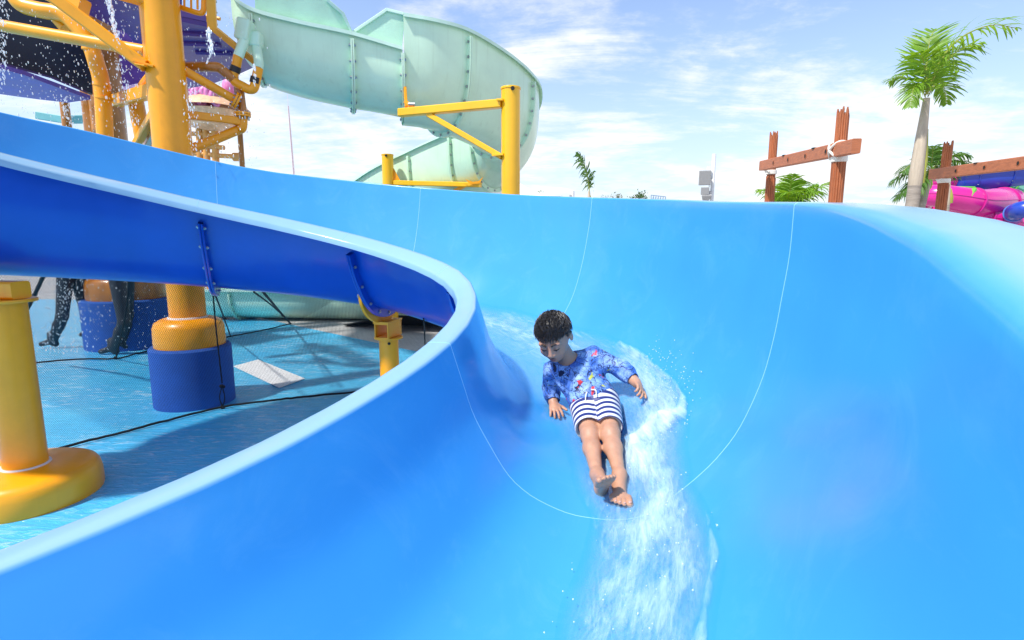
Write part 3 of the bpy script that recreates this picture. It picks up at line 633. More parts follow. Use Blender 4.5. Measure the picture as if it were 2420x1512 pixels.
# first run from the tower (low near wall)
key = [P(545,-20,5.94), P(593,22,5.95), P(700,52,6.1), P(831,80,6.3), P(951,115,6.42)]
Ra = spline(key, 41); hv = np.interp(np.arange(41), [0,10,20,30,40], [.60,.56,.62,.66,.62]); one = np.ones(41)
flume('trough_section', Ra, .9*one, hv, hv, .25*one, [10,30,40], mint)
key = [P(953,36,6.42), P(1030,50,6.52), P(1105,73,6.75), P(1190,124,7.2), P(1245,170,7.7), P(1272,212,8.35), P(1262,262,9.0), P(1214,310,9.5), P(1140,345,9.8), P(1050,385,10.2), P(930,446,10.8), P(780,560,11.6)]
Rb = spline(key, 89); i_ = np.arange(89)
hb = np.interp(i_, [0,16,40,56,88], [1.05,1.05,1.0,.95,.9]); wb = np.interp(i_, [0,30,88], [.9,.95,.95]); zb = np.interp(i_, [0,16,40,60,88], [-.35,-.3,-.15,.06,.1])
flume('trough_section', Rb, wb, hb, hb, zb, [16,34,56,64,72,80], mint)
b = MB(); b.slab([P(604,24,6.02), P(600,-70,6.02), P(725,-50,6.1), P(777,0,6.2), P(812,32,6.28), P(832,76,6.34)], .02); b.slab([P(777,-2,6.19), P(814,30,6.27), P(834,76,6.33), P(829,76,6.33), P(808,33,6.27), P(772,2,6.19)], .05, 1); b.build('side_panel', [m_mint_in, m_mint_rim], mint)
b = MB(); b.slab([P(835,77,6.36), P(915,24,6.44), P(957,34,6.46), P(950,117,6.46), P(890,99,6.42)], .02)
b.beam(P(834,78,6.34), P(914,24,6.42), .05, .03, mi=1); b.beam(P(914,24,6.42), P(957,35,6.44), .05, .03, mi=1); b.build('side_panel', [m_mint_in, m_mint_rim], mint)
# filler box and its two spigots at the head of the slide
b = MB(); b.box(P(578,72,5.74), (.13,.14,.20), R=Matrix.Rotation(.25,3,'Y')); b.box(P(604,94,5.8), (.12,.12,.14), R=Matrix.Rotation(.1,3,'Y')); o = b.build('filler_box', m_mint, mint)
bv = o.modifiers.new('b', 'BEVEL'); bv.width = .02; bv.segments = 3
b = MB(); b.tube([P(578,92,5.72), P(563,134,5.7)], .048, 16); b.build('spigot', m_mint, mint)
b = MB(); b.tube([P(606,110,5.8), P(612,150,5.72), P(610,163,5.7)], .046, 16); b.build('spigot', m_mint, mint)

# ---- yellow posts with arms that carry it --------------------------------
c = P(1207,400,5.9); c[2] = 0; zt = P(1207,207,5.9)[2]
t = thing('support_column', c, 'tall bright yellow column with a long bracket arm under the mint slide', 'column', 'bright yellow posts carrying the mint slide')
b = MB(); b.lathe([(.097,0),(.097,zt-.02)], c, 40); b.build('post', m_yel_bright, t)
b = MB(); b.lathe([(.08,zt-.02),(.103,zt-.02),(.104,zt-.005),(.102,zt),(.05,zt)], c, 36); b.build('cap_plate', m_yel_bright, t)
b = MB(); p = c+[.02,-.1,zt-.03]; b.rod(p-[0,.006,0], p+[0,.05,0], .02, 14); b.build('drain_hole', m_dark, t)
a0, a1 = P(1186,245,5.88), P(945,267,6.36)
b = MB(); b.beam(a0, a1, .09, .085); b.build('arm', m_yel_bright, t)
b = MB(); b.beam(P(1012,270,6.22), P(1186,371,5.88), .055, .055); b.build('brace', m_yel_bright, t)
b = MB(); b.beam(P(1178,238,5.88), P(1192,238,5.86), .12, .02); b.beam(P(1166,368,5.9), P(1192,366,5.86), .10, .02); b.build('weld_plate', m_yel_bright, t)
b = MB(); b.beam(P(957,206,6.42), P(960,252,6.36), .03, .04); b.beam(P(958,240,6.37), P(976,254,6.34), .05, .04); b.build('hanger', m_yel, t)
b = MB(); b.rod(P(965,246,6.32), P(981,246,6.32), .018, 8); b.build('bolt', m_steel, t)
c = P(918,440,9.3); c[2] = 0; zt = P(918,365,9.3)[2]
t = thing('support_column', c, 'short bright yellow column top with a gusset and low arm in front of the far mint run', 'column', 'bright yellow posts carrying the mint slide')
b = MB(); b.lathe([(.094,0),(.094,zt-.015)], c, 32); b.build('post', m_yel_bright, t)
b = MB(); b.lathe([(.08,zt-.015),(.101,zt-.015),(.1,zt),(.05,zt)], c, 32); b.build('cap_plate', m_yel_bright, t)
b = MB(); p = c+[.0,-.097,zt-.03]; b.rod(p-[0,.006,0], p+[0,.05,0], .02, 14); b.build('drain_hole', m_dark, t)
b = MB(); b.beam(P(930,432,9.3), P(1136,437,8.8), .085, .075); b.build('arm', m_yel_bright, t)
b = MB(); b.slab([P(931,398,9.3), P(948,430,9.3), P(930,432,9.3)], .02); b.build('gusset', m_yel, t, smooth_deg=0)
b = MB(); b.beam(P(1100,438,8.9), P(1040,470,9.1), .05, .05); b.build('brace', m_yel, t)
b = MB(); b.slab([P(1088,412,8.78), P(1100,424,8.78), P(1118,430,8.78), P(1132,428,8.78), P(1142,418,8.78), P(1134,434,8.78), P(1112,436,8.78)], .03); b.build('saddle', m_yel, t, smooth_deg=0)

# ---- mint run-out lying beyond the nets -----------------------------------
key = [G(420,762), G(600,764), G(760,766), G(900,768), G(1010,770), G(1100,772)]
Rr = spline(key, 31)+np.array([0,.12,.62]); one = np.ones(31)
ro = thing('mint_slide', [Rr[15][0], Rr[15][1], 0], 'low mint green slide run-out trough on the ground behind the nets', 'water slide')
flume('trough_section', Rr, 1.1*one, .6*one, .6*one, .05*one, [4,27], ro, lipw=.09)
for k in (6, 14, 22): p = Rr[k]; b = MB(); b.beam([p[0], p[1]+.2, .0], [p[0], p[1]+.2, .1], .25, .6); b.build('foot', m_yel, ro)

# ---- far coloured tower with the pink octopus ------------------------------
m_pink = mat('pink_plastic', (.72,.22,.48), .4, var=.35, vscale=8)
m_coral = mat('coral_canopy', (.82,.47,.27), .5, var=.35, vscale=9)
m_org = mat('orange_far', (.72,.30,.06), .4, var=.3, vscale=6)
d = 15.0; c = P(500,450,d); c[2] = 0
ft = thing('spray_tower', c, 'distant orange spray tower topped by a pink octopus behind the falling water', 'spray tower')
for u0, u1 in ((482,490),(504,511),(468,474)):
    b = MB(); q = P(u0,215,d); p = P(u1,400,d); b.tube([[p[0],p[1],0], p, q], .085, 12); b.build('post', m_org, ft)
for v, u0, u1 in ((290,450,540),(316,455,520),(345,450,530),(367,500,575),(362,448,505)):
    b = MB(); b.rod(P(u0,v,d), P(u1,v+4,d), .06, 10); b.build('cross_bar', m_org, ft)
b = MB(); b.lathe([(.11,.10),(.11,-.10)], P(561,371,d), 12, axis=(1,0,0)); b.build('pipe_flange', m_org, ft)
top = P(500,232,d); b = MB()
rows = []
for k in range(25):
    a = k/24*2*math.pi; rr = 1+.02*math.cos(a*6); rows.append([top+np.array([math.cos(a)*r*rr, math.sin(a)*r*rr, z]) for r, z in ((.04,.24),(.4,.10),(.75,-.12),(.92,-.30))])
b.grid(rows); b.build('canopy', m_coral, ft)
b = MB(); b.lathe([(.02,.0),(.55,.12),(.72,.45),(.74,.5)], P(505,312,d), 20); b.build('bowl', m_coral, ft)
b = MB(); b.ball(P(480,222,d-.3), .33, 16, 10, sc=(1,1,1.15)); hd = b.build('octopus_head', m_pink, ft)
b = MB(); b.ball(P(544,207,d+.4), .2, 14, 9, sc=(1,1,1.4)); b.build('octopus_head', m_pink, ft)
for k in range(6):
    u = 452+k*11; pts = [P(480,212,d-.3), P(u+rng.uniform(-6,6),198+k%2*10,d-.5), P(u-8,216+k%3*7,d-.6), P(u+6,232+k%3*9,d-.55), P(u+14,222+k%2*8,d-.5)]
    b = MB(); b.tube(spline(pts, 24), np.linspace(.10,.035,24), 10); b.build('tentacle', m_pink, hd)
b = MB(); b.tube(spline([P(544,205,d+.4), P(560,215,d+.4), P(556,240,d+.4), P(568,262,d+.4)], 20), np.linspace(.08,.03,20), 8); b.build('tentacle', m_pink, hd)
# teal roof board far left
m_teal = mat('teal_board', (.16,.42,.42), .5, var=.15, vscale=3)
c = P(146,280,14); b0 = thing('flume_trough', [c[0], c[1], 0], 'flat teal flume seen far off between the wet orange posts', 'water slide')
b = MB(); b.beam(P(88,273,14), P(150,283,14), .12, .17); b.beam(P(150,283,14), P(206,282,14.3), .12, .19); b.build('trough', m_teal, b0)
b = MB(); p = P(196,282,14.4); b.lathe([(.06,0),(.06,p[2])], (p[0],p[1]+.1,0), 12); b.build('post', m_white, b0)
# radio mast
m_mast = mat('mast_red', (.75,.62,.64), .6); d = 160; p = P(690,418,d); q = P(681,250,d)
t = thing('radio_mast', [p[0], p[1], 0], 'thin faded lattice radio mast far away against the sky', 'mast')
b = MB(); w = .35
base = np.array([q[0]+.9, d, 0]); topm = np.array([q[0], d, q[2]])
for k in range(3):
    o = w*np.array([math.cos(k*2.1), math.sin(k*2.1), 0]); b.rod(base+o, topm+o*.3, .10, 6)
for k in range(40):
    f = k/40; a = base*(1-f)+topm*f; e = base*(1-f-.025)+topm*(f+.025); o = w*(1-.7*f); b.rod(a+[-o,0,0], e+[o,0,0], .05, 5)
b.rod(topm, topm+[0,0,3], .05, 6); b.build('lattice', m_mast, t)
# white canopy tent behind the yellow column
m_cloth = mat('white_canvas', (.86,.86,.85), .8, var=.04, vscale=2)
d = 30; ap = P(1222,425,d); c = np.array([ap[0], d+1, 0]); t = thing('shade_canopy', c, 'white peaked shade canopy behind the tall yellow column', 'canopy')
zl = P(1200,462,d)[2]-.1; rows = []
ap = np.array([ap[0], d+1, ap[2]])
for k in range(49):
    a = k/48*2*math.pi; R_ = 1/max(abs(math.cos(a)), abs(math.sin(a)))*2.3; rr = []
    for f in np.linspace(0, 1, 9): rr.append(ap*(1-f)+np.array([c[0]+math.cos(a)*R_, c[1]+math.sin(a)*R_, zl])*f-np.array([0,0,math.sin(f*math.pi)*.22]))
    rows.append(rr)
b = MB(); b.grid(rows); b.build('canvas', m_cloth, t)
for sx in (-1,1):
    for sy in (-1,1):
        b = MB(); b.rod([c[0]+sx*2.25, c[1]+sy*2.25, 0], [c[0]+sx*2.25, c[1]+sy*2.25, zl+.02], .05, 10); b.build('pole', m_white, t)
for u0,v0,u1,v1 in ((1130,456,1196,426),):
    p, q = P(u0,v0,d-2), P(u1,v1,d-2); tt = thing('shade_canopy', [p[0], p[1], 0], 'narrow white sail corner with sloping edge left of the tall yellow column', 'canopy')
    b = MB(); b.slab([p+[-.5,0,-.4], q, P(1200,440,d-1), P(1200,470,d-1), p+[-.4,.6,-.5]], .03); b.build('canvas', m_cloth, tt)
    b = MB(); b.rod([q[0], q[1]+.1, 0], q+[0,.1,0], .05, 8); b.build('pole', m_white, tt)
# ---- rustic timber frames -------------------------------------------------
m_wood = mat('red_wood', (.43,.125,.042), .6, var=.4, vscale=6, bump=.35, bscale=30, stretch=(6,6,.6))
m_beam = mat('beam_wood', (.48,.155,.065), .55, var=.3, vscale=7, bump=.2, bscale=40, stretch=(.6,1,5))
m_tip = mat('pale_wood', (.62,.42,.28), .7)
m_rope = mat('white_strap', (.78,.74,.66), .8)
def frame_thing(label, posts, beam, group):
    c = np.array(posts[0][0]); t = thing('timber_frame', [c[0], c[1], 0], label, 'wooden frame', group)
    (b0, b1, bh, bw) = beam; ux = nrm(b1-b0)
    for (p, ztop, r) in posts:
        b = MB(); n = 15
        b.tube([[p[0],p[1],0], [p[0],p[1],ztop-.12]], r*.85, 20)
        for k in range(n):
            a = k/n*2*math.pi; q = np.array([p[0]+math.cos(a)*r*.86, p[1]+math.sin(a)*r*.86, 0]); zz = ztop+rng.uniform(-.10,.03)
            zs = ztop*.62+rng.uniform(-.05,.05)
            b.tube([q, [q[0],q[1],zz-.04], [q[0],q[1],zz]], [r*.20, r*.20, r*.12], 7)
            lo = b0[2]-rng.uniform(.18,.32)          # thicker splintered sleeve round the lower post
            b.tube([q, [q[0]+math.cos(a)*r*.12, q[1]+math.sin(a)*r*.12, lo]], [r*.26, r*.24], 6)
        for k in range(5):
            a = k*1.3; b.rod([p[0]+math.cos(a)*r*.5,p[1]+math.sin(a)*r*.5,ztop-.14], [p[0]+math.cos(a)*r*.5,p[1]+math.sin(a)*r*.5,ztop-.06], r*.2, 6, 1)
        b.build('post', [m_wood, m_tip], t)
    b = MB(); b.beam(b0, b1, bw, bh, bev=.012)
    L_ = np.linalg.norm(b1-b0); fx = nrm(np.cross(ux, [0,0,1])); fx = fx if np.dot(fx[:2], -(b0+b1)[:2]) > 0 else -fx; up = np.cross(fx, ux); up = up if up[2] > 0 else -up
    o = b.build('beam', [m_beam, m_dark], t)
    for f in np.linspace(.22, .80, 4):
        p = b0+(b1-b0)*f+fx*bw/2; b = MB(); b.lathe([(.044,.000),(.046,.004),(.034,.006),(.033,.003)], p, 16, axis=fx); b.lathe([(.033,.0),(.033,.0055)], p, 12, axis=fx, mi=1); b.build('peg_hole', [m_wood, m_dark], o)
    for f in (.35, .68): b = MB(); p = b0+(b1-b0)*f+fx*.02+up*(bh/2-.005); b.beam(p-ux*.04, p+ux*.05, bw*.9, .022, mi=0); b.build('notch', m_dark, o)
    for (p, ztop, r) in posts:
        f = np.dot(np.array([p[0],p[1],0])-[b0[0],b0[1],0], ux)/1.0; q = b0+ux*f; q = np.array([p[0], p[1], q[2]])
        b = MB(); rr = r*1.22
        b.lathe([(rr,-.045),(rr+.012,-.035),(rr+.012,.035),(rr,.045)], q-[0,0,bh/2+.03], 24)
        for sgn in (1,-1):
            yo = bw/2+.035; x = ux
            pts = [q-x*sgn*.12+fx*yo*.8-up*(bh/2+.02), q+fx*(yo+r*.65), q+x*sgn*.13+fx*yo*.8+up*(bh/2+.01), q+x*sgn*.10-fx*yo+up*(bh/2)]
            b.tube(spline(pts, 16), .019, 8)
        b.build('rope_lashing', m_rope, t)
g = 'timber frames beyond the slide rim'
p1, p2 = P(1824,390,12.3), P(1981,400,8.5)
frame_thing('rustic timber frame of two splintered posts and a pegged crossbeam', [((p1[0],p1[1]), P(1830,312,12.3)[2], .082), ((p2[0],p2[1]), P(1995,256,8.5)[2], .082)], (P(1801,392,12.15), P(2024,345,7.85), .20, .12), g)
p1, p2 = P(2233,410,12.3), P(2560,380,8.2)
frame_thing('second timber frame, cut by the right border, before the pink slide', [((p1[0],p1[1]), P(2244,336,12.3)[2], .088), ((p2[0],p2[1]), P(2580,230,8.2)[2], .088)], (P(2202,412,12.15), P(2640,358,7.6), .21, .12), g)

# ---- palms ----------------------------------------------------------------
def leafmat(name, c):
    m = mat(name, c, .45, var=.45, vscale=3, spec=.4); b = m.node_tree.nodes['Principled BSDF']
    b.inputs['Transmission Weight'].default_value = 0
    nt = m.node_tree; tr = nt.nodes.new('ShaderNodeBsdfTranslucent'); tr.inputs['Color'].default_value = (c[0]*2.2, c[1]*1.8, c[2]*.8, 1)
    mx = nt.nodes.new('ShaderNodeMixShader'); mx.inputs[0].default_value = .35; out = nt.nodes['Material Output']
    nt.links.new(b.outputs[0], mx.inputs[1]); nt.links.new(tr.outputs[0], mx.inputs[2]); nt.links.new(mx.outputs[0], out.inputs[0]); return m
m_leaf = leafmat('palm_leaf', (.17,.34,.025)); m_leaf2 = leafmat('palm_leaf_dark', (.085,.20,.035))
m_trunk = mat('palm_trunk', (.36,.31,.26), .85, var=.35, vscale=5, bump=.5, bscale=14, stretch=(.5,.5,4))
m_shaft = mat('palm_sheath', (.50,.42,.32), .7, var=.3, vscale=4, stretch=(4,4,.4))
m_stem = mat('palm_stem', (.34,.36,.05), .5, var=.3, vscale=3)
def frond(b, base=None, dirv=(0,0,1), L_=1, droop=0, lw=.05, ll=.5, n=34, side=None, curl=.6, mi=0, fullness=1.0, clump=0, path=None, wind=(0,0,0)):
    m = 26; pts = []
    if path is None: d = nrm(dirv); p = np.array(base, float); v = d.copy()
    for k in range(m+1 if path is None else 0):
        pts.append(p.copy()); v = nrm(v+np.array([0,0,-1])*droop/m*(.4+1.4*k/m)); p = p+v*L_/m
    pts = np.array(pts) if path is None else spline(path, m+1); L_ = float(np.linalg.norm(np.diff(pts, axis=0), axis=1).sum()); b.tube(pts, np.linspace(L_*.013, L_*.003, m+1), 6, mi=1)
    T = np.gradient(pts, axis=0)
    for k in range(n):
        f = .12+.87*k/(n-1); x = f*m; i = min(int(x), m-1); q = pts[i]+(pts[i+1]-pts[i])*(x-i); t = nrm(T[i])
        s_ = nrm(np.cross(t, [0,0,1])) if side is None else nrm(np.cross(t, side)); u = np.cross(s_, t)
        env = (math.sin(math.pi*min(1, .18+f*.8))**.7)*ll*fullness
        for sg in (1,-1):
            a = rng.uniform(.55,.95); dl = nrm(s_*sg*1.0+t*(.55+.6*f)*a+u*rng.uniform(-.05,.45))
            Lf = env*rng.uniform(.8,1.12); w = lw*rng.uniform(.7,1.15); wv = nrm(np.cross(dl, u)+.4*rng.normal(0,1,3)*.5)
            r = []; pp = q.copy(); vv = dl.copy(); sgm = 5; dr = curl*rng.uniform(.5,1.5)
            for j in range(sgm+1):
                g = j/sgm; hw = w*(math.sin(math.pi*min(1,.12+g*.86))**.8)*.5+.0008
                r.append((pp-wv*hw, pp+wv*hw)); vv = nrm(vv+(np.array([0,0,-1])*dr+np.array(wind))/sgm*(.4+1.2*g)); pp = pp+vv*Lf/sgm
            b.grid(r, mi)
def palm(label, base, top, r0, r1, fronds, name='palm_tree', shaft=.0, mleaf=None, group=None, stem=None, lean=0, sheath=True):
    t = thing(name, [base[0], base[1], 0], label, 'palm tree', group)
    base = np.array([base[0], base[1], 0.]); top = np.asarray(top, float); m = 40
    pts = np.array([base+(top-base)*f+np.array([lean*math.sin(f*math.pi),0,0]) for f in np.linspace(0,1,m)])
    L_ = np.linalg.norm(top-base); fs = 1-shaft/L_; b = MB(); k1 = max(2, int(m*fs))
    rr = np.interp(np.linspace(0,1,m), [0,fs,1], [r0, r0*.72+r1*.28, r1]); rad = rr+0.0
    rad[:k1:2] *= 1.06
    b.tube(pts[:k1], rad[:k1], 18); tk = b.build('trunk', m_trunk, t)
    if shaft:
        b = MB(); q = np.linspace(0,1,14); b.tube(np.array([pts[k1-1]+(top-pts[k1-1])*f for f in q]), np.interp(q,[0,.1,.5,1],[rr[k1-1]*1.02,rr[k1-1]*1.12,rr[k1-1]*.92,r1*.8]), 18); sh = b.build('crown_shaft', m_shaft, t)
        b = MB(); a = pts[k1-1]; e = top; off = np.array([rr[k1-1]*.85,-.03,0])
        b.tube([a+off*1.15+[0,0,.05], a*.7+e*.3+off*1.05, a*.35+e*.65+off*.8], [.045,.055,.02], 8); b.build('green_sheath', m_stem, sh)
    b = MB()
    for f in fronds: frond(b, **f)
    b.build('crown', [mleaf or m_leaf, m_stem], t, smooth_deg=0, fix=False)
    return t
dp = 11.0; base = P(2147,492,dp); top = P(2190,232,dp)
def fr(u, v, L_, droop, u0=2190, v0=232, d0=dp, dy=0.0, **kw):
    a = P(u0, v0, d0); e = P(u, v, d0); dv = e-a; dv[1] += dy
    return dict(base=a, dirv=dv, L_=L_, droop=droop, **kw)
kw = dict(lw=.038, ll=.80, n=23, curl=1.2, wind=(.35,0,0))
def px(dy, *q): return [P(u, v, dp)+np.array([0, dy*i/(len(q)-1), 0]) for i, (u, v) in enumerate(q)]
fl_ = [dict(path=px(-.5,(2190,222),(2204,165),(2228,118),(2262,90),(2305,78),(2345,90)), **kw),
       dict(path=px(.5,(2190,222),(2200,160),(2215,105),(2238,65),(2262,45)), **{**kw, 'curl': .15, 'll': .55}),
       dict(path=px(.2,(2190,222),(2196,165),(2206,115),(2218,78)), **{**kw, 'curl': .1, 'll': .5}),
       dict(path=px(.7,(2191,222),(2212,150),(2250,112),(2300,112),(2338,140)), **kw),
       dict(path=px(-.7,(2189,222),(2196,175),(2216,140),(2246,130)), **{**kw, 'll': .6}),
       dict(path=px(-.3,(2188,224),(2178,180),(2163,148),(2146,136)), **{**kw, 'll': .5, 'wind': (-.25,0,0), 'curl': .9}),
       dict(path=px(.4,(2188,226),(2172,190),(2152,172),(2138,178)), **{**kw, 'll': .45, 'wind': (-.2,0,0), 'n': 26}),
       dict(path=px(-.2,(2187,230),(2168,204),(2147,214),(2134,258)), **{**kw, 'll': .42, 'n': 30, 'wind': (-.1,0,0)}),
       dict(path=px(.3,(2193,228),(2222,192),(2250,198),(2266,236)), **{**kw, 'll': .46, 'n': 30, 'wind': (.1,0,0)})]
base3 = base
palm('tall palm with a pale ringed trunk and a windswept bright green crown', base3, top, .125, .07, fl_, shaft=1.55)
d = 19; kw = dict(lw=.05, ll=.72, n=32, curl=1.7)
q = P(2200,400,d); f2 = [dict(base=q, dirv=v, L_=l, droop=dr, **kw) for v, l, dr in (((-1,-.2,.55),1.25,1.5),((-1,.3,.1),1.3,1.2),((.9,-.2,.75),1.25,1.6),((.6,-.5,.9),1.15,1.4),((-.3,-.4,1),1.0,1.2),((.25,.3,1),1.0,1.3),((-.7,-.3,-.4),1.35,.6),((-.9,.2,-.7),1.4,.4),((.5,.2,.2),1.2,1.5))]
palm('dark shaggy palm half hidden behind the tall ringed trunk', P(2152,482,d), q, .12, .08, f2, mleaf=m_leaf2, shaft=.6)
d = 16; kw = dict(lw=.045, ll=.66, n=34, curl=1.4)
q = P(1862,492,d); f3 = [dict(base=q, dirv=v, L_=l, droop=dr, **kw) for v, l, dr in (((1,-.1,.85),1.35,.35),((.55,-.3,1),.95,.9),((-.1,-.3,1),1.0,.8),((-.7,.1,.9),1.0,1.0),((.2,.4,1),1.0,.8),((-.3,-.6,.8),.9,1.1),((.4,-.6,.7),1.0,.9))]
palm('bushy low palm crown behind the two-post timber frame', P(1860,500,d), q, .13, .09, f3, shaft=.5)
d = 26; kw = dict(lw=.07, ll=1.05, n=42, curl=1.3)
q = P(1392,452,d); f4 = [dict(path=[P(1393,455,d), P(1391,432,d), P(1385,405,d), P(1376,380,d), P(1366,362,d)], **{**kw, 'wind': (-.5,0,0), 'n': 60}), dict(path=[P(1393,450,d), P(1394,432,d), P(1399,415,d), P(1404,405,d)], **{**kw, 'll': .5, 'n': 26, 'wind': (.2,0,0)})]
palm('lone slim palm with one upright feathered frond', P(1396,470,d), q, .09, .06, f4, mleaf=m_leaf2, shaft=.5)
d = 14; q = P(2243,425,d)
t = palm('slender young palm with a yellow stem beside the splintered post', P(2240,500,d), q, .075, .04, [dict(base=q, dirv=(.05,.1,1), L_=.35, droop=.2, lw=.02, ll=.12, n=8)], shaft=.55)

# ---- light pole, small white post, rail, far trees ------------------------
m_lamp = mat('lamp_grey', (.42,.42,.42), .5, var=.15, vscale=6); m_glass = mat('lamp_glass', (.30,.30,.30), .2)
d = 24; p = P(1682,470,d); zt = P(1686,364,d)[2]
t = thing('floodlight_pole', [p[0], p[1], 0], 'white pole carrying two grey floodlights and a tilted lamp', 'light pole')
b = MB(); b.lathe([(.085,0),(.08,zt-.02),(.075,zt)], (p[0],p[1],0), 20); b.build('pole', m_white, t)
def flood(u, v, w, h, tilt, yaw):
    c = P(u, v, d-.15); R = (Matrix.Rotation(yaw,3,'Z') @ Matrix.Rotation(tilt,3,'X')); R = np.array(R)
    q = lambda x, y, z: c+R@np.array([x,y,z]); b = MB()
    f = [q(-w,-.16,-h), q(w,-.16,-h), q(w,-.16,h), q(-w,-.16,h)]; k = [q(-w*.5,.2,-h*.5), q(w*.5,.2,-h*.5), q(w*.5,.2,h*.5), q(-w*.5,.2,h*.5)]
    b.add(f+k, [(4,7,6,5),(0,4,5,1),(1,5,6,2),(2,6,7,3),(3,7,4,0),(0,1,2,3)]); o = b.build('floodlight', m_lamp, t, smooth_deg=0)
    b = MB(); b.box(q(0,-.165,0), (w*1.8,.012,h*1.8), R=R); b.build('lens', m_glass, o, smooth_deg=0)
    b = MB(); b.beam(c, [p[0], p[1], c[2]-.03], .05, .06); b.build('bracket', m_lamp, o)
flood(1665,420,.24,.30,.15,-.25); flood(1666,451,.17,.15,.1,-.3); flood(1668,466,.2,.14,-.9,-.2)
b = MB(); b.box(P(1675,399,d-.12), (.12,.14,.2)); b.build('camera_box', m_white, t)
b = MB(); b.tube(spline([P(1675,402,d-.15), P(1672,420,d-.15), P(1676,440,d-.12), P(1670,455,d-.15)], 20), .012, 6); b.build('cable', m_rubber, t)
d = 30; p = P(1353,470,d); t = thing('white_post', [p[0], p[1], 0], 'short white post with a small fitting, left of the lone slim palm', 'post')
b = MB(); b.lathe([(.10,0),(.10,P(1353,452,d)[2])], (p[0],p[1],0), 14); b.build('shaft', m_white, t)
b = MB(); b.box(P(1348,463,d-.1), (.10,.10,.12)); b.build('fitting', m_lamp, t)
m_rail = mat('rail_blue', (.25,.36,.5), .5); d = 60
c = P(1557,470,d); t = thing('guard_rail', [c[0], c[1], 0], 'far bluish lattice guard rail on a rooftop beyond the rim', 'railing')
b = MB(); x0, x1 = P(1539,460,d), P(1573,463,d)
x0t, x1t = P(1539,461,d), P(1573,465,d)
b.rod(x0t, x1t, .05, 6); b.rod(x0t-[0,0,.55], x1t-[0,0,.5], .04, 6); b.rod(x0t-[0,0,.95], x1t-[0,0,.9], .04, 6)
for k in range(7):
    a = x0t+(x1t-x0t)*k/6; b.rod(a-[0,0,1.0], a+[0,0,.02], .045, 6)
    if k < 6: e = x0t+(x1t-x0t)*(k+1)/6; b.rod(a-[0,0,.95], e, .03, 5)
b.build('rail', m_rail, t)
m_conc2 = mat('roof_wall', (.6,.6,.6), .8, var=.1)
b = MB(); a = (x0t+x1t)/2; b.box([a[0], a[1]+2, (a[2]-.98)/2], (2.6,4.4,a[2]-.98)); b.build('roof_block', m_conc2, t, smooth_deg=0)
def bushtree(u, v, d, R_, label, m, n=260):
    c = P(u, v, d); t = thing('broadleaf_tree', [c[0], c[1], 0], label, 'tree', 'far trees over the slide rim')
    b = MB(); b.tube([[c[0],c[1],0],[c[0]+.05,c[1],c[2]*.6],[c[0],c[1],c[2]-R_*.2]], [R_*.14,R_*.1,R_*.05], 10)
    for k in range(5):
        a = k*1.25; b.tube([[c[0],c[1],c[2]-R_*.9],[c[0]+math.cos(a)*R_*.6,c[1]+math.sin(a)*R_*.6,c[2]+R_*.2]], [R_*.06,R_*.02], 6)
    b.build('trunk', m_trunk, t)
    b = MB(); cl = [(rng.normal(0,.45,3)*[1,1,.6])*R_ for _ in range(9)]
    for k in range(n):
        q = c+cl[k % 9]+rng.normal(0,.20,3)*R_; a = nrm(rng.normal(0,1,3)); e = nrm(np.cross(a, rng.normal(0,1,3))); s_ = R_*.085*rng.uniform(.7,1.4)
        b.add([q-a*s_*1.6, q+e*s_*.6, q+a*s_*1.6, q-e*s_*.6], [(0,1,2,3)])
    b.build('crown', m, t, smooth_deg=0, fix=False)
m_tree = leafmat('tree_leaf', (.06,.13,.03)); m_pale = leafmat('pale_leaf', (.16,.19,.13))
bushtree(1511,468,55,.95,'small round dark green treetop left of the blue guard rail', m_tree)
bushtree(1458,468,70,1.2,'sparse greyish treetop between the lone palm and the dark treetop', m_pale, 110)
bushtree(1432,470,80,.8,'faint low tuft of leaves just right of the lone palm', m_pale, 70)
bushtree(1258,464,60,1.0,'low leafy tuft next to the white canopy', m_tree, 120)

# ---- pink and blue slides far right ---------------------------------------
m_pk = mat('pink_gelcoat', (.72,.02,.30), .25, var=.15, vscale=.8, coat=.4, col2=(.58,.008,.22)); m_pkd = mat('pink_seam', (.50,.02,.24), .4)
m_bl2 = mat('cobalt_gelcoat', (.012,.055,.42), .28, var=.15, vscale=.8, coat=.3); m_bl2l = mat('cobalt_lip', (.08,.20,.58), .4)
m_grn = mat('green_paint', (.16,.55,.06), .35, var=.15, vscale=2); m_seaf = mat('seafoam', (.25,.58,.48), .35, var=.1, vscale=1)
d = 22; c = P(2300,480,d); pk = thing('pink_tube_slide', [c[0], c[1], 0], 'glossy pink closed tube slide coiling behind the timber post', 'tube slide')
def ptube(key, rads, seams, nn=60, hide=True):
    p = spline(key, nn); r = np.interp(np.arange(nn), np.linspace(0,nn-1,len(rads)), rads)
    b = MB(); b.tube(p, r, 28); o = b.build('tube_section', m_pk, pk)
    for s_ in seams:
        i = int(s_*(nn-1)); b = MB(); T = nrm(p[min(i+1,nn-1)]-p[max(i-1,0)]); b.lathe([(r[i]-.02,-.035),(r[i]+.05,-.03),(r[i]+.05,.03),(r[i]-.02,.035)], p[i], 28, axis=T); b.build('tube_seam', m_pkd, o)
    T = np.gradient(p, axis=0); T /= np.linalg.norm(T, axis=1)[:, None]
    b = MB(); q = []
    for i in range(nn):
        x = nrm(np.cross(T[i], [0,0,1])); x = x if x[1] < 0 else -x; q.append(p[i]+(x*.985+np.array([0,0,.17]))*r[i]*.995)
    b.tube(q, .022, 6); b.build('side_seam', m_pkd, o)
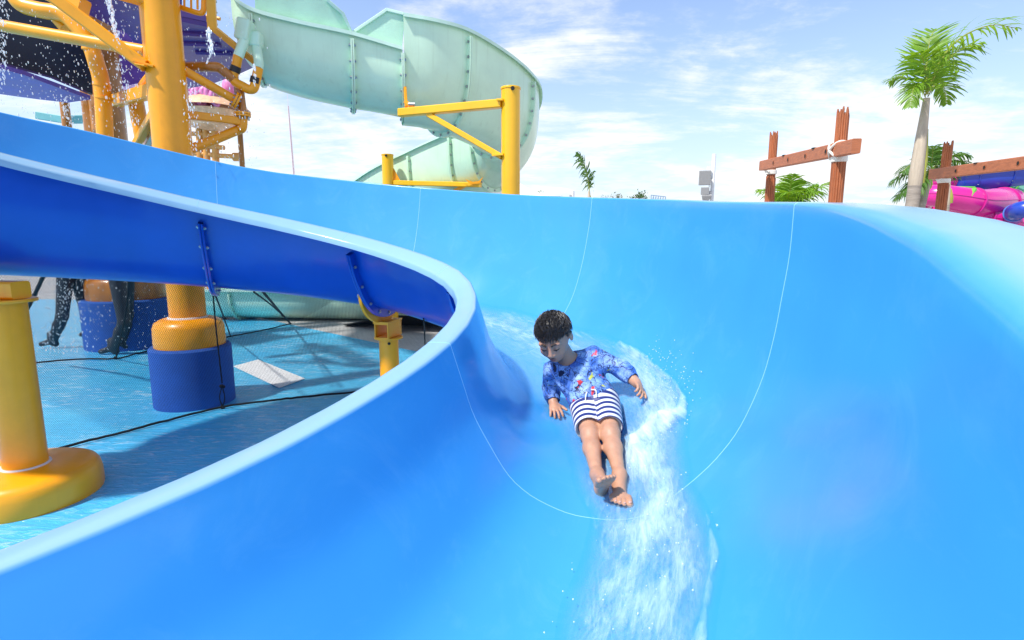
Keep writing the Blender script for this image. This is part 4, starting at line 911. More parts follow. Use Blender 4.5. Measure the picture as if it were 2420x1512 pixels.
ptube([P(2182,486,d+2.4), P(2172,470,d+1.2), P(2178,464,d+.3), P(2215,463,d-.3), P(2262,470,d-.5), P(2310,480,d-.4), P(2352,480,d+.2), P(2384,478,d+1.2), P(2372,474,d+2.6)], [.38,.40,.40,.42,.46,.52,.58,.56,.5], [.32,.60,.80])
ptube([P(2215,506,d+1), P(2250,494,d+.4), P(2290,508,d), P(2350,522,d-.3), P(2440,540,d)], [.36,.36,.38,.4,.4], [.4,.7])
ptube([P(2190,450,d+3.6), P(2182,438,d+3.3), P(2205,430,d+3.2), P(2260,428,d+3.6), P(2330,420,d+4)], [.42,.42,.40,.36,.34], [.5])
def mk_flume(label, near, w, h, dz, m1, m2, name='open_slide', fl=(6,18,30)):
    R = spline(near, 41); one = np.ones(41); t = thing(name, [R[20][0], R[20][1], 0], label, 'water slide')
    flume('trough_section', R, w*one, h*one, h*one, dz*one, list(fl), t, mats=(m1, m1, m2), fl=.05, bolts=.4, lipw=.16); return t
mk_flume('cobalt blue open slide sweeping over the pink tube under the timber beam', [P(2248,420,25.5), P(2275,413,25), P(2330,406,24.6), P(2400,398,24.2), P(2500,386,24)], .9, .75, .3, m_bl2, m_bl2l)
mk_flume('lower cobalt blue open slide between the upper one and the pink tube', [P(2265,432,28), P(2330,432,27.5), P(2420,436,27), P(2520,440,27)], 1.0, .75, .2, m_bl2, m_bl2l)
mk_flume('seafoam green flume end behind the pink tube at the right border', [P(2350,492,25), P(2390,472,25), P(2430,452,25), P(2500,430,25)], .9, .55, .2, m_seaf, m_mint_rim)
d2 = 20; q = spline([P(2392,520,d2+2), P(2398,502,d2+.6), P(2425,495,d2), P(2500,500,d2)], 30); t = thing('blue_tube_slide', [q[10][0], q[10][1], 0], 'dark blue tube mouth low at the right border below the pink tube', 'tube slide')
b = MB(); b.tube(q, .30, 24); b.build('tube_section', m_bl2, t); b = MB(); b.tube([q[9]-(q[10]-q[9])*.3, q[9]+(q[10]-q[9])*.3], .33, 24); b.build('tube_seam', m_bl2l, t)
def gcol(u, v0, d, r, label, arms):
    p = P(u, v0, d); t = thing('green_column', [p[0], p[1], 0], label, 'column', 'green columns of the far slides')
    b = MB(); b.lathe([(r,0),(r,p[2])], (p[0],p[1],0), 20); b.build('post', m_grn, t)
    for a in arms: b = MB(); b.beam(P(*a[:3]), P(*a[3:6]), a[6], a[6]); b.build('arm', m_grn, t)
gcol(2382,412,26.0,.24,'tall lime green column rising past the blue slides with slanting arms', [(2386,440,25.9,2450,415,25.5,.09),(2386,462,25.9,2450,448,25.5,.09),(2390,458,25.9,2412,435,25.7,.05),(2386,436,25.9,2440,428,25.6,.07)])
gcol(2268,470,23.6,.22,'short lime green column under the pink tube', [(2250,446,23.2,2300,447,23.2,.2),(2304,446,21.2,2294,465,21.1,.12)])
gcol(2290,500,23,.3,'stubby lime green footing below the thick pink bend', [])
# ---- smooth bodies from blended distance fields ----------------------------
class SDF:
    def __init__(s, lo, hi, h):
        s.lo = np.asarray(lo, float); s.h = h; s.n = np.ceil((np.asarray(hi)-s.lo)/h).astype(int)+1
        s.f = np.full(s.n, 9., np.float32)
    def win(s, lo, hi):
        a = np.clip(np.floor((lo-s.lo)/s.h).astype(int), 0, s.n-1); b = np.clip(np.ceil((hi-s.lo)/s.h).astype(int)+1, 1, s.n); sl = tuple(slice(x, max(y, x+1)) for x, y in zip(a, b))
        g = np.meshgrid(*[s.lo[i]+np.arange(sl[i].start, sl[i].stop)*s.h for i in range(3)], indexing='ij'); return sl, np.stack(g, -1)
    def put(s, sl, d, k, op):
        f = s.f[sl]; d = d.astype(np.float32)
        if op == 'u':
            if k > 0:
                q = np.clip(.5+.5*(f-d)/k, 0, 1); s.f[sl] = np.where(f > 5, np.minimum(f, d), f*(1-q)+d*q-k*q*(1-q))
            else: s.f[sl] = np.minimum(f, d)
        elif op == 's': 
            k = max(k, 1e-4); q = np.clip(.5-.5*(f+d)/k, 0, 1); s.f[sl] = f*(1-q)-d*q+k*q*(1-q)
        elif op == 'i': s.f[sl] = np.maximum(f, d)
    def cone(s, p, q, r0, r1, k=.015, op='u', sq=None):
        p, q = np.asarray(p, float), np.asarray(q, float); m = max(r0, r1)+k+.03
        sl, g = s.win(np.minimum(p, q)-m, np.maximum(p, q)+m); v = q-p; L2 = v@v+1e-12
        t = np.clip(((g-p)@v)/L2, 0, 1); d = np.linalg.norm(g-p-t[..., None]*v, axis=-1)-(r0+(r1-r0)*t); s.put(sl, d, k, op)
    def ell(s, c, r, R=None, k=.015, op='u'):
        c, r = np.asarray(c, float), np.asarray(r, float); m = r.max()+k+.03; sl, g = s.win(c-m, c+m); q = g-c
        if R is not None: q = q@np.asarray(R)          # columns of R are the local axes
        k0 = np.linalg.norm(q/r, axis=-1)+1e-9; k1 = np.linalg.norm(q/(r*r), axis=-1)+1e-9; s.put(sl, k0*(k0-1)/k1, k, op)
    def plane(s, p, n):                                 # keep the side the normal points away from
        sl, g = s.win(s.lo-1, s.lo+s.n*s.h+1); s.put(sl, (g-np.asarray(p))@nrm(n), 0, 'i')
    def mesh(s):
        f = s.f; ins = f < 0; n = f.shape
        c = np.zeros([x-1 for x in n], np.int8)
        for a in (0,1):
            for b in (0,1):
                for e in (0,1): c += ins[a:n[0]-1+a, b:n[1]-1+b, e:n[2]-1+e]
        act = (c > 0) & (c < 8); idx = -np.ones(act.shape, np.int64); ijk = np.argwhere(act); idx[act] = np.arange(len(ijk))
        acc = np.zeros((len(ijk), 3)); cnt = np.zeros(len(ijk)); I, J, K = ijk.T
        cs = [(a, b, e) for a in (0,1) for b in (0,1) for e in (0,1)]
        for p in cs:
            for ax in range(3):
                if p[ax]: continue
                q = list(p); q[ax] = 1; A = f[I+p[0], J+p[1], K+p[2]]; B = f[I+q[0], J+q[1], K+q[2]]; m = (A < 0) != (B < 0)
                t = np.where(m, A/(A-B+1e-12), 0); o = np.zeros((len(ijk), 3)); o[:] = p; o[:, ax] = t
                acc[m] += o[m]; cnt[m] += 1
        V = s.lo+(ijk+acc/np.maximum(cnt, 1)[:, None])*s.h; fs = []
        for ax in range(3):
            b, e = (ax+1) % 3, (ax+2) % 3; sl0 = [slice(None)]*3; sl1 = [slice(None)]*3; sl0[ax] = slice(0, -1); sl1[ax] = slice(1, None)
            m = ins[tuple(sl0)] != ins[tuple(sl1)]; w = np.argwhere(m); w = w[(w[:, b] > 0) & (w[:, e] > 0) & (w[:, b] < n[b]-1) & (w[:, e] < n[e]-1)]
            db = np.zeros(3, int); db[b] = 1; de = np.zeros(3, int); de[e] = 1
            qs = [idx[tuple((w-x).T)] for x in (0*db, db, db+de, de)]; q = np.stack(qs, -1)
            fl = ins[tuple(sl0)][tuple(w.T)]; q = np.where(fl[:, None], q, q[:, ::-1]); fs.append(q[(q >= 0).all(1)])
        fs = np.concatenate(fs)
        if len(fs):                                       # relax the stair steps a little
            for _ in range(1):
                S = np.zeros_like(V); N = np.zeros(len(V))
                for a in range(4):
                    for o in (1, 3): np.add.at(S, fs[:, a], V[fs[:, (a+o) % 4]]); np.add.at(N, fs[:, a], 1)
                V = V*.5+.5*S/np.maximum(N, 1)[:, None]
        return V, fs
    def build(s, name, mats, parent, at=None):
        V, fs = s.mesh(); b = MB(); b.v = V.tolist(); b.f = [tuple(x) for x in fs.tolist()]; b.mi = [0]*len(b.f)
        if at is not None:
            for k, fn in at.items(): b.at[k] = fn(V)
        return b.build(name, mats, parent, smooth_deg=180, fix=False)
def vnoise(shape_uv, seed=0):
    r = np.random.default_rng(seed); T = r.random((128, 128))
    def f(u, v):
        i, j = np.floor(u).astype(int), np.floor(v).astype(int); a, b = u-i, v-j; a = a*a*(3-2*a); b = b*b*(3-2*b)
        g = lambda x, y: T[x % 128, y % 128]
        return (g(i,j)*(1-a)+g(i+1,j)*a)*(1-b)+(g(i,j+1)*(1-a)+g(i+1,j+1)*a)*b
    return f
# ---- the boy ---------------------------------------------------------------
m_skin = mat('skin', SKIN, .5, var=.16, vscale=22, sss=.12, bump=.08, bscale=180)
m_hair = mat('wet_black_hair', (.026,.022,.020), .42, var=.5, vscale=45, spec=.6)
m_lips = mat('lips', (.30,.11,.09), .45); m_eye = mat('eye_dark', (.012,.008,.006), .15); m_brow = mat('brow', (.02,.014,.011), .7); m_nail = mat('nail', (.55,.33,.27), .3)
def shirt_mat():
    m = mat('printed_shirt', (.16,.30,.72), .55); nt = m.node_tree; L = nt.links.new; b = nt.nodes['Principled BSDF']
    tc = nt.nodes.new('ShaderNodeTexCoord'); nz = nt.nodes.new('ShaderNodeTexNoise'); nz.inputs['Scale'].default_value = 22; nz.inputs['Detail'].default_value = 3; L(tc.outputs['Object'], nz.inputs['Vector'])
    dm = nt.nodes.new('ShaderNodeVectorMath'); dm.operation = 'MULTIPLY_ADD'; L(nz.outputs['Color'], dm.inputs[0]); dm.inputs[1].default_value = (.09,.09,.09); L(tc.outputs['Object'], dm.inputs[2])
    def vor(scale, feat):
        v = nt.nodes.new('ShaderNodeTexVoronoi'); v.feature = feat; v.inputs['Scale'].default_value = scale; L(dm.outputs[0], v.inputs['Vector']); return v
    def ramp(src, a, b_, c0, c1):
        r = nt.nodes.new('ShaderNodeValToRGB'); r.color_ramp.elements[0].position = a; r.color_ramp.elements[1].position = b_; r.color_ramp.elements[0].color = c0; r.color_ramp.elements[1].color = c1; L(src, r.inputs[0]); return r.outputs[0]
    n2 = nt.nodes.new('ShaderNodeTexNoise'); n2.inputs['Scale'].default_value = 17; n2.inputs['Detail'].default_value = 2; L(tc.outputs['Object'], n2.inputs['Vector'])
    base = ramp(n2.outputs['Fac'], .40, .62, (.05,.15,.50,1), (.27,.45,.78,1))
    def mix(fac, a, col):
        x = nt.nodes.new('ShaderNodeMix'); x.data_type = 'RGBA'; L(fac, x.inputs['Factor']); L(a, x.inputs['A'])
        x.inputs['B'].default_value = col; return x.outputs['Result']
    ln = ramp(vor(21, 'DISTANCE_TO_EDGE').outputs['Distance'], .022, .048, (1,1,1,1), (0,0,0,1)); o = mix(ln, base, (.008,.014,.07,1))
    ln2 = ramp(vor(36, 'DISTANCE_TO_EDGE').outputs['Distance'], .012, .035, (.8,.8,.8,1), (0,0,0,1)); o = mix(ln2, o, (.02,.05,.25,1))
    v3 = vor(10, 'F1'); o = mix(ramp(v3.outputs['Distance'], .15, .19, (1,1,1,1), (0,0,0,1)), o, (.008,.012,.05,1))
    mp = nt.nodes.new('ShaderNodeMapping'); mp.inputs['Location'].default_value = (.37,.11,.23); L(dm.outputs[0], mp.inputs[0])
    v4 = nt.nodes.new('ShaderNodeTexVoronoi'); v4.inputs['Scale'].default_value = 9; L(mp.outputs[0], v4.inputs['Vector']); o = mix(ramp(v4.outputs['Distance'], .15, .19, (1,1,1,1), (0,0,0,1)), o, (.62,.03,.04,1))
    mp2 = nt.nodes.new('ShaderNodeMapping'); mp2.inputs['Location'].default_value = (.31,.09,.20); L(dm.outputs[0], mp2.inputs[0])
    v5 = nt.nodes.new('ShaderNodeTexVoronoi'); v5.inputs['Scale'].default_value = 9; L(mp2.outputs[0], v5.inputs['Vector']); o = mix(ramp(v5.outputs['Distance'], .11, .15, (1,1,1,1), (0,0,0,1)), o, (.55,.55,.08,1))
    L(o, b.inputs['Base Color'])
    n3 = nt.nodes.new('ShaderNodeTexNoise'); n3.inputs['Scale'].default_value = 26; n3.inputs['Detail'].default_value = 3; L(tc.outputs['Object'], n3.inputs['Vector']); bp = nt.nodes.new('ShaderNodeBump'); bp.inputs['Strength'].default_value = .6; bp.inputs['Distance'].default_value = .012; L(n3.outputs['Fac'], bp.inputs['Height']); L(bp.outputs[0], b.inputs['Normal'])
    return m
def shorts_mat():
    m = mat('striped_shorts', (.7,.7,.75), .5); nt = m.node_tree; L = nt.links.new; b = nt.nodes['Principled BSDF']
    a = nt.nodes.new('ShaderNodeAttribute'); a.attribute_name = 'stripe'
    r = nt.nodes.new('ShaderNodeValToRGB'); r.color_ramp.elements[0].position = .47; r.color_ramp.elements[1].position = .53; r.color_ramp.elements[0].color = (.012,.025,.16,1); r.color_ramp.elements[1].color = (.70,.71,.76,1)
    L(a.outputs['Fac'], r.inputs[0]); L(r.outputs[0], b.inputs['Base Color'])
    tc = nt.nodes.new('ShaderNodeTexCoord'); n3 = nt.nodes.new('ShaderNodeTexNoise'); n3.inputs['Scale'].default_value = 30; L(tc.outputs['Object'], n3.inputs['Vector']); bp = nt.nodes.new('ShaderNodeBump'); bp.inputs['Strength'].default_value = .5; bp.inputs['Distance'].default_value = .01; L(n3.outputs['Fac'], bp.inputs['Height']); L(bp.outputs[0], b.inputs['Normal'])
    return m
hipR, hipL = P(1381,957,2.76), P(1430,953,2.74); kneeR, kneeL = P(1394,1028,2.50), P(1443,1026,2.47); ankR, ankL = P(1411,1122,2.24), P(1464,1121,2.23)
shR, shL = P(1306,873,2.87), P(1402,840,2.87); elR, elL = P(1302,918,2.95), P(1472,874,2.79); wrR, wrL = P(1309,957,2.865), P(1503,904,2.69)
pel = (hipR+hipL)/2; chest = (shR+shL)/2*.72+pel*.28; belly = (shR+shL)/2*.35+pel*.65; neck = P(1345,850,2.86)
hc = P(1309,796,2.77)
fw = nrm((-.26,-.80,-.52)); upv = np.array([-.22,-.30,.93]); upv = nrm(upv-fw*np.dot(upv, fw)); rt = np.cross(fw, upv)   # rt: towards image right? fixed below
if rt[0] < 0: rt = -rt
HS = 1.08
def hp(x, y, z): return hc+(rt*x+upv*y+fw*z)*HS
RH = np.stack([rt, upv, fw], -1)
boy = thing('person', [pel[0], pel[1], pel[2]-.08], 'wet-haired boy in blue printed top and striped shorts sliding feet first', 'person')
tax = nrm((shR+shL)/2-pel); tsd = nrm(shL-shR-tax*np.dot(shL-shR, tax)); tfr = np.cross(tsd, tax); tfr = tfr if tfr[1] < 0 else -tfr; RT = np.stack([tsd, tax, tfr], -1)
S_ = SDF((.02,1.93,.52), (.93,3.12,1.32), .0033)
def torso(S, o=0.0, k=.05):
    S.ell(chest, (.118+o,.105+o,.080+o), RT, k=k); S.ell(belly-tfr*.004, (.105+o,.11+o,.076+o), RT, k=k)
    S.cone(shR*.88+shL*.12-tax*.008, shL*.88+shR*.12-tax*.008, .042+o, .042+o, k=.04)
    S.ell((shR+shL)/2-tax*.05, (.105+o,.06+o,.06+o), RT, k=.04)
def arms(S, o=0.0, wr=1.0):
    for a, e, w in ((shR, elR, wrR), (shL, elL, wrL)):
        S.cone(a, e, .043+o, .037+o, k=.025); S.cone(e, e+(w-e)*.35, .037+o, .035+o, k=.02); S.cone(e+(w-e)*.35, e+(w-e)*wr, .035+o, .0235+o, k=.015)
torso(S_); arms(S_); S_.ell(pel, (.112,.07,.085), RT, k=.05)
for h_, k_, a_ in ((hipR, kneeR, ankR), (hipL, kneeL, ankL)):
    S_.cone(h_, k_, .066, .042, k=.03); S_.ell(k_+np.array([0,-.004,.008]), (.038,.040,.038), k=.02)
    c1_ = k_+(a_-k_)*.32-np.array([0,0,.008]); S_.cone(k_, c1_, .038, .0405, k=.02); S_.cone(c1_, a_, .0395, .0245, k=.02)
S_.cone(neck-tax*.02, hp(0,-.05,-.025), .043, .040, k=.025)
# head: skull, jaw, cheeks, nose, lips, ears
S_.ell(hp(0,.022,-.012), (.079*HS,.083*HS,.094*HS), RH, k=.02); S_.ell(hp(0,-.034,.026), (.061*HS,.068*HS,.066*HS), RH, k=.025); S_.ell(hp(0,-.084,.052), (.026,.022,.024), RH, k=.025)
for sg in (-1,1):
    S_.ell(hp(sg*.034,-.032,.058), (.027,.026,.024), RH, k=.02)
    S_.ell(hp(sg*.030,.004,.096), (.017,.010,.012), RH, k=.012, op='s'); S_.ell(hp(sg*.030,.001,.077), (.0155,.012,.0125), RH, k=.004)
    S_.ell(hp(sg*.011,-.036,.092), (.009,.007,.009), RH, k=.006)
    S_.ell(hp(sg*.082,-.006,-.008), (.009,.027,.018), RH, k=.006); S_.ell(hp(sg*.089,-.004,-.002), (.005,.018,.010), RH, k=.004, op='s')
S_.cone(hp(-.042,.022,.074), hp(.042,.022,.074), .012, .012, k=.015)
S_.cone(hp(0,.006,.086), hp(0,-.030,.101), .0075, .0115, k=.012); S_.ell(hp(0,-.062,.082), (.021,.009,.010), RH, k=.008)
# hands
def hand(w, fdir, pdir, thumb_side, curl, spread, Lp=.045, fl=(.036,.042,.039,.031), thumb=(.5,.5), r=.0078):
    """w wrist, fdir along the palm, pdir out of the palm (curl towards it), thumb_side unit vector across"""
    f = nrm(fdir); p = nrm(pdir-f*np.dot(pdir, f)); s = nrm(thumb_side-f*np.dot(thumb_side, f)-p*np.dot(thumb_side, p)); R = np.stack([s, f, p], -1)
    S_.ell(w+f*Lp*.62, (.031,.036,.0145), R, k=.012); S_.cone(w-f*.01, w+f*.02, .020, .019, k=.012); tips = []
    for i in range(4):
        o = (1.5-i)*.0158; q = w+f*Lp*(1.13-.05*abs(1.2-i))+s*o; d = nrm(f+s*(1.5-i)*spread); L_ = fl[i]; cc = curl[i] if hasattr(curl, '__len__') else curl
        S_.cone(w+f*Lp*.7+s*o*.9, q, r*1.1, r*1.05, k=.006)
        for j, fr_ in enumerate((.46,.31,.23)):
            a = cc*(j*.6+.35); d2 = nrm(d*math.cos(a)+p*math.sin(a)); q2 = q+d2*L_*fr_*1.35; S_.cone(q, q2, r*(1-.08*j), r*(.92-.08*j), k=.003); q = q2
        tips.append((q, d2, -p*math.cos(cc)+d*math.sin(cc)))
    a = w+f*.012+s*.022; b_ = a+nrm(f*thumb[0]+s*.8+p*.2)*.026; c_ = b_+nrm(f*(thumb[0]+.25)+s*thumb[1]+p*.1)*.03
    S_.cone(a, b_, .0115, .0095, k=.010); S_.cone(b_, c_, .0092, .0072, k=.004); return tips
flo = slide_pt(.68, .346); hd_ = nrm(P(1313,978,2.80)-wrR)
hand(wrR, P(1314,972,2.80)-wrR, np.array([.05,.25,-.95]), np.array([.95,-.2,.15]), .55, .16)
hand(wrL, P(1517,922,2.63)-wrL, np.array([-.30,-.55,-.62]), np.array([.85,-.30,.55]), (.25,.75,.95,1.1), .05, thumb=(.35,.9))
# feet: heel, arch, ball and five toes each
def foot(ank, heel, ball, up, r=1.0, big=1):
    f = nrm(ball-heel); u = nrm(up-f*np.dot(up, f)); s = np.cross(f, u)*big; R = np.stack([s, f, u], -1); tips = []
    S_.ell(heel+f*.012+u*.004, (.026,.028,.026), R, k=.02); S_.cone(ank, heel+f*.02+u*.012, .025, .024, k=.02); S_.cone(ank+f*.012, ball-f*.025+u*.004, .026, .020, k=.025)
    S_.ell((heel+ball)/2+u*.003, (.027,.06,.020), R, k=.02); S_.ell(ball-f*.004, (.045,.027,.0175), R, k=.016)
    for i in range(5):
        o = (.0345, .0135, -.004, -.0205, -.0360)[i]; rr = (.0140,.0100,.0096,.0092,.0088)[i]; L_ = (.040,.040,.036,.031,.024)[i]; st = ball+s*o+f*(.010-.004*abs(i-1))
        m_ = st+f*L_*.6+u*.005; S_.cone(st-f*.012, m_, rr*.98, rr*.80, k=.004); e_ = st+f*L_+u*(-.001); S_.cone(m_, e_, rr*.84, rr*.92, k=.001); tips.append((e_, f, u, rr))
    return tips
heelL = P(1462,1146,2.215); ballL = P(1466,1177,2.095); tL = foot(ankL, heelL, ballL, np.array([-.05,-.35,.9]), big=-1)
heelR = P(1421,1162,2.18); ballR = P(1431,1137,2.085); tR = foot(ankR, heelR, ballR, np.array([-.35,.55,.75]), big=1)
body = S_.build('body', m_skin, boy)
# toe nails, brows, lashes, lips
for tips in (tL,):
    for (e_, f, u, rr) in tips:
        b = MB(); R = np.stack([np.cross(f, u), f, u], -1); b.ball(e_+u*rr*.80+f*rr*.25, rr*.62, 10, 6, sc=(1,.9,.35), R=R); b.build('toenail', m_nail, body)
for sg in (-1,1):
    b = MB(); pts = [hp(sg*.012,.021,.094), hp(sg*.026,.027,.090), hp(sg*.046,.021,.074)]; b.tube(spline(pts, 10), np.array([.0035,.0048,.0050,.005,.0048,.0045,.004,.0035,.003,.002])*1.0, 8); b.build('eyebrow', m_brow, boy)
    b = MB(); pts = [hp(sg*.016,-.003,.0895), hp(sg*.030,-.0065,.0905), hp(sg*.045,-.002,.081)]; b.tube(spline(pts, 10), np.concatenate([np.linspace(.0012,.0030,5), np.linspace(.0030,.0014,5)]), 8); b.build('eyelashes', m_eye, boy)
    b = MB(); b.ball(hp(sg*.0075,-.0425,.0985), .0032, 8, 5); b.build('nostril', m_eye, boy)
b = MB(); b.tube(spline([hp(-.020,-.0625,.083), hp(-.007,-.0585,.0915), hp(0,-.060,.0920), hp(.007,-.0585,.0915), hp(.020,-.0625,.083)], 16), np.interp(np.arange(16), [0,5,10,15], [.0015,.0042,.0042,.0015]), 8)
b.tube(spline([hp(-.018,-.065,.083), hp(0,-.0695,.0905), hp(.018,-.065,.083)], 16), np.interp(np.arange(16), [0,5,10,15], [.0015,.0052,.0052,.0015]), 8); b.build('lips', m_lips, boy)
# hair: a close cap with short wet spikes combed forward
Hh = SDF(hc-.17, hc+.17, .0035); Hh.ell(hp(0,.027,-.014), (.0790*HS,.0845*HS,.0950*HS), RH, k=0)
Hh.ell(hp(0,-.042,.090), (.092,.112,.100), RH, k=.004, op='s'); Hh.ell(hp(0,-.085,-.02), (.13,.084,.16), RH, k=.01, op='s')
for sg in (-1,1): Hh.ell(hp(sg*.088,-.02,-.002), (.022,.036,.026), RH, k=.006, op='s')
hair = Hh.build('hair', m_hair, boy)
b = MB()
for k in range(2200):
    a = rng.uniform(0, 2*math.pi); e = rng.uniform(-.15, 1.0); z = math.sqrt(max(0, 1-e*e)); lp = np.array([math.cos(a)*z*.085, .027+e*.087, -.014+math.sin(a)*z*.099])
    if lp[1] < .050 and lp[2] > .03: continue
    if lp[1] < .024: continue
    n_ = nrm(lp-np.array([0,.0,-.014])); fl_d = np.array([.15*np.sign(lp[0])*0,-.25 if lp[2] > .03 else -.75,1.0 if lp[1] > .03 else .25]); fl_d = fl_d-n_*np.dot(fl_d, n_); dr = nrm(n_*(.55 if lp[1] > .088 else .10)+nrm(fl_d)+rng.normal(0,.10,3)); L_ = rng.uniform(.014,.024)*(1.0 if lp[1] > .05 else .5)
    p0, p1, p2 = lp*1.0-n_*.004, lp+dr*L_*.55+n_*.003, lp+dr*L_+np.array([0,-.004,.0]); b.tube([hp(*p0), hp(*p1), hp(*p2)], [.0016,.0013,.0003], 4)
b.build('hair_tuft', m_hair, hair)
# long-sleeved top
C_ = SDF((.02,2.40,.60), (.93,3.12,1.25), .004); torso(C_, .009); arms(C_, .0085, 1.03); C_.ell(pel+tax*.03, (.118,.06,.090), RT, k=.05)
sl, g = C_.win(C_.lo-1, C_.lo+9); fo = C_.f; w_ = np.sin(g@(tax*95+tsd*35)+2*np.sin(g@(tsd*40)))*.5+np.sin(g@(tfr*120+tax*60+tsd*70))*.35; C_.f = fo-(w_*.0028).astype(np.float32); del g, w_, fo
C_.plane(pel+tax*.005-tfr*.0, -tax); C_.cone(neck-tax*.03, hp(0,-.05,-.025), .052, .056, k=.004, op='s')
for e, w in ((elR, wrR), (elL, wrL)):
    d = nrm(w-e); C_.cone(e+(w-e)*1.04, e+(w-e)*1.5, .045, .045, k=.002, op='s')
m_shirt = shirt_mat(); shirt = C_.build('long_sleeved_top', m_shirt, boy)
b = MB(); th = np.linspace(0, 2*math.pi, 29)[:-1]; nd_ = nrm(hp(0,-.05,-.025)-(neck-tax*.03)); xx = nrm(np.cross(nd_, [1,0,0])); yy = np.cross(nd_, xx)
# swim shorts
Q_ = SDF((.2,2.40,.60), (.65,2.98,1.05), .004); Q_.ell(pel+tax*.012, (.121,.075,.095), RT, k=.04)
for h_, k_ in ((hipR, kneeR), (hipL, kneeL)): Q_.cone(h_, h_+(k_-h_)*.85, .078, .066, k=.022)
for h_, k_ in ((hipR, kneeR), (hipL, kneeL)): Q_.cone(h_+(k_-h_)*.93, k_+(k_-h_)*.25, .072, .068, k=.003, op='s')
Q_.plane(pel+tax*.062, tax)
def stripe(V):
    out = np.zeros(len(V)); D = []; Tt = []
    for h_, k_ in ((hipR, kneeR), (hipL, kneeL)):
        v = k_-h_; t = ((V-h_)@v)/(v@v); D.append(np.linalg.norm(V-h_-np.clip(t,-.3,1)[:, None]*v, axis=1)); Tt.append(t*np.linalg.norm(v))
    t = np.where(D[0] < D[1], Tt[0], Tt[1]); per = .041; s_ = .5+.5*np.sin(2*math.pi*(t+.005)/per); top = (V-pel)@tax
    return np.where((top > .045) | (t < -.05), 0, np.clip(.5+(s_-.5)*3.2, 0, 1))
def stripe2(V):
    s_ = stripe(V)
    for h_, k_ in ((hipR, kneeR), (hipL, kneeL)):
        v = k_-h_; t = ((V-h_)@v)/(v@v); s_ = np.where(t > .885, 0, s_)
    return s_
sh_ = Q_.build('swim_shorts', shorts_mat(), boy, at={'stripe': stripe2})
b = MB(); a0 = pel+tax*.055+tfr*.102
b.tube(spline([a0-tsd*.012, a0-tsd*.03-tax*.02+tfr*.006, a0-tsd*.045-tax*.05+tfr*.004], 10), .003, 6); b.tube(spline([a0+tsd*.012, a0+tsd*.03-tax*.012+tfr*.008, a0+tsd*.02-tax*.04+tfr*.008], 10), .003, 6); b.build('drawstring', m_rope, sh_)

